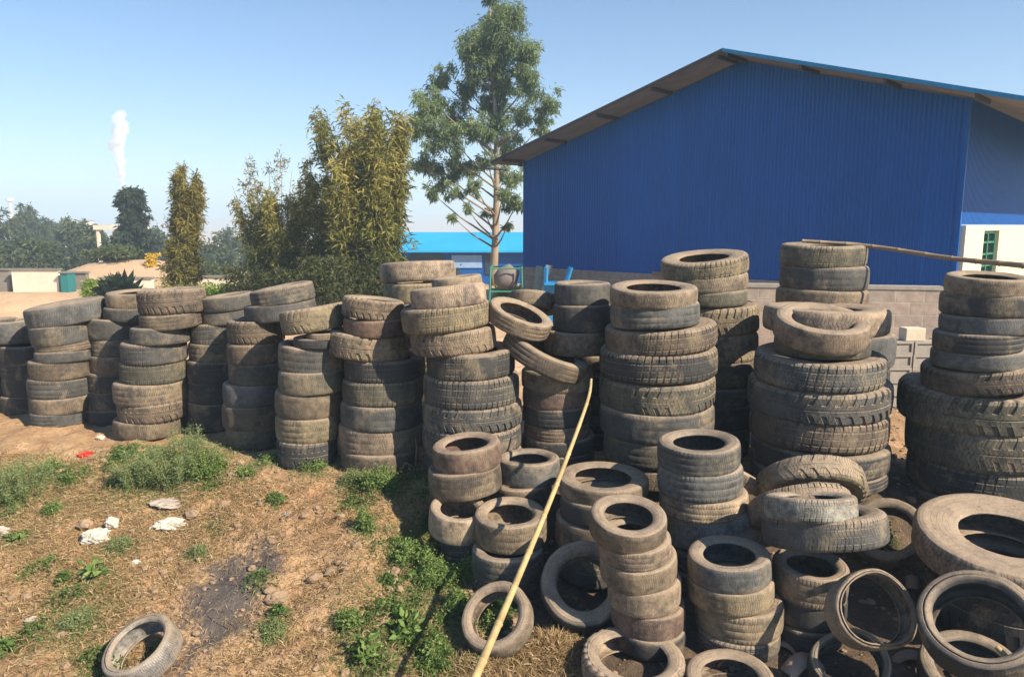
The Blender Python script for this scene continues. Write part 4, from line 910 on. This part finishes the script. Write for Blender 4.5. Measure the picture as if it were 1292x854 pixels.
V, F = leaves(P, D, L, L*.45, rs, .1); tag(quads('ground_cover', V, F, M_WEED, None, False, np.repeat(np.clip(rs.normal(size=n)*.28+.35, 0, 1), 4)), 'creeping green ground cover spreading down the bank', 'ground cover', kind='stuff')
# brittle brown stalks
n = 900; x = rs.uniform(-5.5, -.4, n); y = rs.uniform(3.4, 7.0, n); k = fbm(x, y, 1.2, 3, 40) > .05; x, y = x[k], y[k]; mb = MB()
for a, b in zip(x, y):
    z = gz(a, b); h = rs.uniform(.04, .16); t = rs.normal(size=2)*.06; mb.tube([(a, b, z-.01), (a+t[0]*.5, b+t[1]*.5, z+h*.6), (a+t[0], b+t[1]*1.1, z+h)], [.003, .002, .001], 3, False)
tag(mb.build('dead_stalks', M_TWIGD, None), 'brittle brown dead stalks standing in the dry grass', 'dead stalks', kind='stuff')
# stems and twigs
M_TWIG = simple('dry twig', (.33, .23, .13), (.2, .13, .08), 9)
for (pts, lab) in (([(524, 592), (526, 565), (521, 540)], 'curved brown stem standing before the ninth stack'), ([(500, 600), (512, 585), (522, 590)], 'bent twig lying beside the brown stem'), ([(397, 590), (405, 608), (412, 622)], 'dark twig under the seventh stack'),
                   ([(905, 842), (915, 832), (925, 838)], 'forked twig inside the open tan tyre')):
    b = on_ground(*pts[0]); d = b.y/ray(*pts[0])[1]
    mb = MB(); P = [b]+[axd(p[0], p[1], d-.0) for p in pts[1:]]; P = [p-b for p in P]; mb.tube(P, [.014, .011, .006], 6); o = mb.build('twig', M_TWIG, None, True); o.location = b+Vector((0, 0, .01)); tag(o, lab, 'twig')
# rubbish and stones
def lump(name, u, v, w, h, mat, label, cat, seed, grp=None, crumple=.5, sub=4):
    g = on_ground(u, v); d = g.y/ray(u, v)[1]; bm = bmesh.new(); bmesh.ops.create_icosphere(bm, subdivisions=sub, radius=1); rs = np.random.RandomState(seed); o1 = rs.uniform(0, 50)
    for q in bm.verts:
        p = np.array(q.co); k = 1+crumple*float(fbm(p[0]*1+o1, p[1]+p[2]*1.3, 2.2, 3, seed))+crumple*.6*float(fbm(p[2]+o1, p[0]-p[1], 6, 2, seed+5)); q.co *= k
        q.co.x *= w/2/FPX*d; q.co.y *= w/2/FPX*d*.7; q.co.z *= h/2/FPX*d
    me = bpy.data.meshes.new(name); bm.to_mesh(me); bm.free(); me.materials.append(mat); o = bpy.data.objects.new(name, me); link(o); o.location = g+Vector((0, 0, h*.22/FPX*d)); tag(o, label, cat, grp); return o
M_BAG = simple('white plastic', (.66, .62, .53), (.42, .37, .29), 14, .4, .6, bscale=30); M_RED = simple('red plastic', (.75, .05, .03), (.5, .04, .03), 14, .4, .4); M_STONE = simple('pale stone', (.50, .44, .36), (.36, .30, .24), 8, .9, .5)
lump('plastic_bag', 122, 682, 34, 22, M_BAG, 'cream crumpled plastic bag, largest rubbish on the slope', 'plastic bag', 1)
lump('plastic_bag', 142, 664, 18, 16, M_BAG, 'small white plastic bag touching the larger one', 'plastic bag', 2)
lump('paper_scrap', 214, 664, 36, 12, M_BAG, 'torn white paper scraps in the middle of the slope', 'paper scrap', 3, None, .6)
lump('paper_scrap', 212, 636, 44, 9, M_STONE, 'flat pale paper sheet above the torn scraps', 'paper scrap', 4, None, .4)
lump('paper_scrap', 172, 712, 12, 9, M_BAG, 'small white paper ball below the plastic bags', 'paper scrap', 5)
lump('plastic_wrapper', 107, 576, 16, 9, M_RED, 'bright red plastic wrapper below the second stack', 'wrapper', 6, None, .6)
lump('plastic_wrapper', 127, 554, 10, 7, M_BAG, 'white wrapper in the weeds under the third stack', 'wrapper', 7, None, .5)
lump('stone', 3, 674, 18, 14, M_STONE, 'pale stone at the edge of the photo', 'stone', 8)
lump('stone', 112, 530, 20, 24, simple('grey weathered stone', (.22, .21, .19), None, 9, .9, .5), 'grey broken lump standing between two tyre stacks', 'stone', 9)
lump('stone', 40, 784, 14, 9, M_STONE, 'small pale stone beside the olive weed', 'stone', 10)
lump('stone', 362, 650, 10, 6, M_STONE, 'little pale stone on bare soil', 'stone', 11)
lump('stone', 350, 758, 30, 16, M_CLOD, 'big flat brown clod right of the dark patch', 'stone', 12, None, .3)
M_TAN = simple('cut rubber, dusty', (.36, .28, .22), (.22, .16, .13), 6, .9, .3)
def scrap(u, v, w, label, seed, a0, a1, rot):
    g = on_ground(u, v); d = g.y/ray(u, v)[1]; s = w/FPX*d; V = []; n = 16; rs = np.random.RandomState(seed)
    prof = [(-.5, 0), (-.3, .12), (0, .16), (.3, .12), (.5, 0), (.46, -.04), (.27, .07), (0, .11), (-.27, .07), (-.46, -.04)]; m = len(prof)
    for i in range(n):
        a = a0+(a1-a0)*i/(n-1)
        for (pz, pr) in prof:
            r = s*(.55+pr+.01*math.sin(5*a)); V.append((r*math.cos(a), pz*s*.55, r*math.sin(a)))
    V = [Matrix.Rotation(rot, 3, 'Z') @ Vector(p) for p in V]; z0 = min(p.z for p in V)
    F = [(i*m+k, i*m+(k+1) % m, (i+1)*m+(k+1) % m, (i+1)*m+k) for i in range(n-1) for k in range(m)]
    mb = MB(); mb.add(V, F+[tuple(range(m)), tuple((n-1)*m+k for k in range(m))[::-1]]); o = mb.build('rubber_scrap', M_TAN, None, True); o.location = g+Vector((0, 0, -z0-.01)); tag(o, label, 'rubber scrap', 'cut pieces of tyre rubber')
scrap(1012, 846, 48, 'curled pinkish piece of cut rubber beside the dark tyre', 1, .4, 2.6, .4)
scrap(991, 818, 26, 'small pale rubber offcut behind the curled piece', 2, .5, 2.6, -.6)
scrap(1150, 742, 30, 'bent dark rubber strip between the upright casing and the huge tyre', 4, .2, 2.5, 1.2)
scrap(1150, 836, 34, 'curled rubber strip near the tipped open casing', 5, .4, 2.8, -.3)
scrap(858, 842, 22, 'short rubber strip between the two flat tyres', 6, .4, 2.5, .2)
scrap(1022, 806, 22, 'short tan rubber offcut under the open stack', 3, .3, 2.4, .9)

# ------------------------------------------------------------------ haze
tz = bpy.data.materials.new('pale air'); tz.use_nodes = True; nt = tz.node_tree; nt.nodes.clear(); out = nt.nodes.new('ShaderNodeOutputMaterial'); pv = nt.nodes.new('ShaderNodeVolumePrincipled')
pv.inputs['Color'].default_value = (.62, .82, 1, 1); pv.inputs['Density'].default_value = .0019; nt.links.new(pv.outputs[0], out.inputs['Volume'])
HZ = True
if HZ:
    mb = MB(); mb.box(-1700, 1700, -5, 2000, -9, 47); o = mb.build('haze', tz); tag(o, kind='stuff')

# ------------------------------------------------------------------ light, sky, camera
SUN_AZ, SUN_EL = RAD(54), RAD(38)          # azimuth measured from straight behind the camera towards the right
S = Vector((math.sin(SUN_AZ)*math.cos(SUN_EL), -math.cos(SUN_AZ)*math.cos(SUN_EL), math.sin(SUN_EL)))
ld = bpy.data.lights.new('sun', 'SUN'); ld.energy = 5.0; ld.angle = RAD(.5); ld.color = (1, .88, .70)
lo = bpy.data.objects.new('sun', ld); link(lo); lo.rotation_euler = S.to_track_quat('Z', 'Y').to_euler()
w = bpy.data.worlds.new('World'); sc.world = w; w.use_nodes = True; nt = w.node_tree; bg = nt.nodes['Background']
sky = nt.nodes.new('ShaderNodeTexSky'); sky.sky_type = 'NISHITA'; sky.sun_disc = False; sky.sun_elevation = SUN_EL; sky.sun_rotation = math.atan2(S.x, S.y)
sky.air_density = 1.0; sky.dust_density = .45; sky.ozone_density = 3.5; sky.altitude = 800
hs = nt.nodes.new('ShaderNodeHueSaturation'); hs.inputs['Saturation'].default_value = 1.12; hs.inputs['Value'].default_value = 1.18; nt.links.new(sky.outputs[0], hs.inputs['Color']); nt.links.new(hs.outputs[0], bg.inputs['Color']); bg.inputs['Strength'].default_value = .078
cam = bpy.data.cameras.new('camera'); cam.sensor_width = 36; cam.lens = FPX/1292*36; cam.clip_end = 6000; cam.clip_start = .05
co = bpy.data.objects.new('camera', cam); link(co); co.location = (0, 0, EYE); co.rotation_euler = (RAD(90)-PITCH, 0, 0); sc.camera = co
sc.view_settings.view_transform = 'Standard'; sc.view_settings.look = 'None'; sc.view_settings.exposure = .80; sc.view_settings.gamma = 1
sc.render.engine = 'CYCLES'; sc.cycles.max_bounces = 7; sc.cycles.diffuse_bounces = 2; sc.cycles.volume_bounces = 5; sc.cycles.use_denoising = True
sc.cycles.transparent_max_bounces = 8; sc.cycles.caustics_reflective = False; sc.cycles.caustics_refractive = False
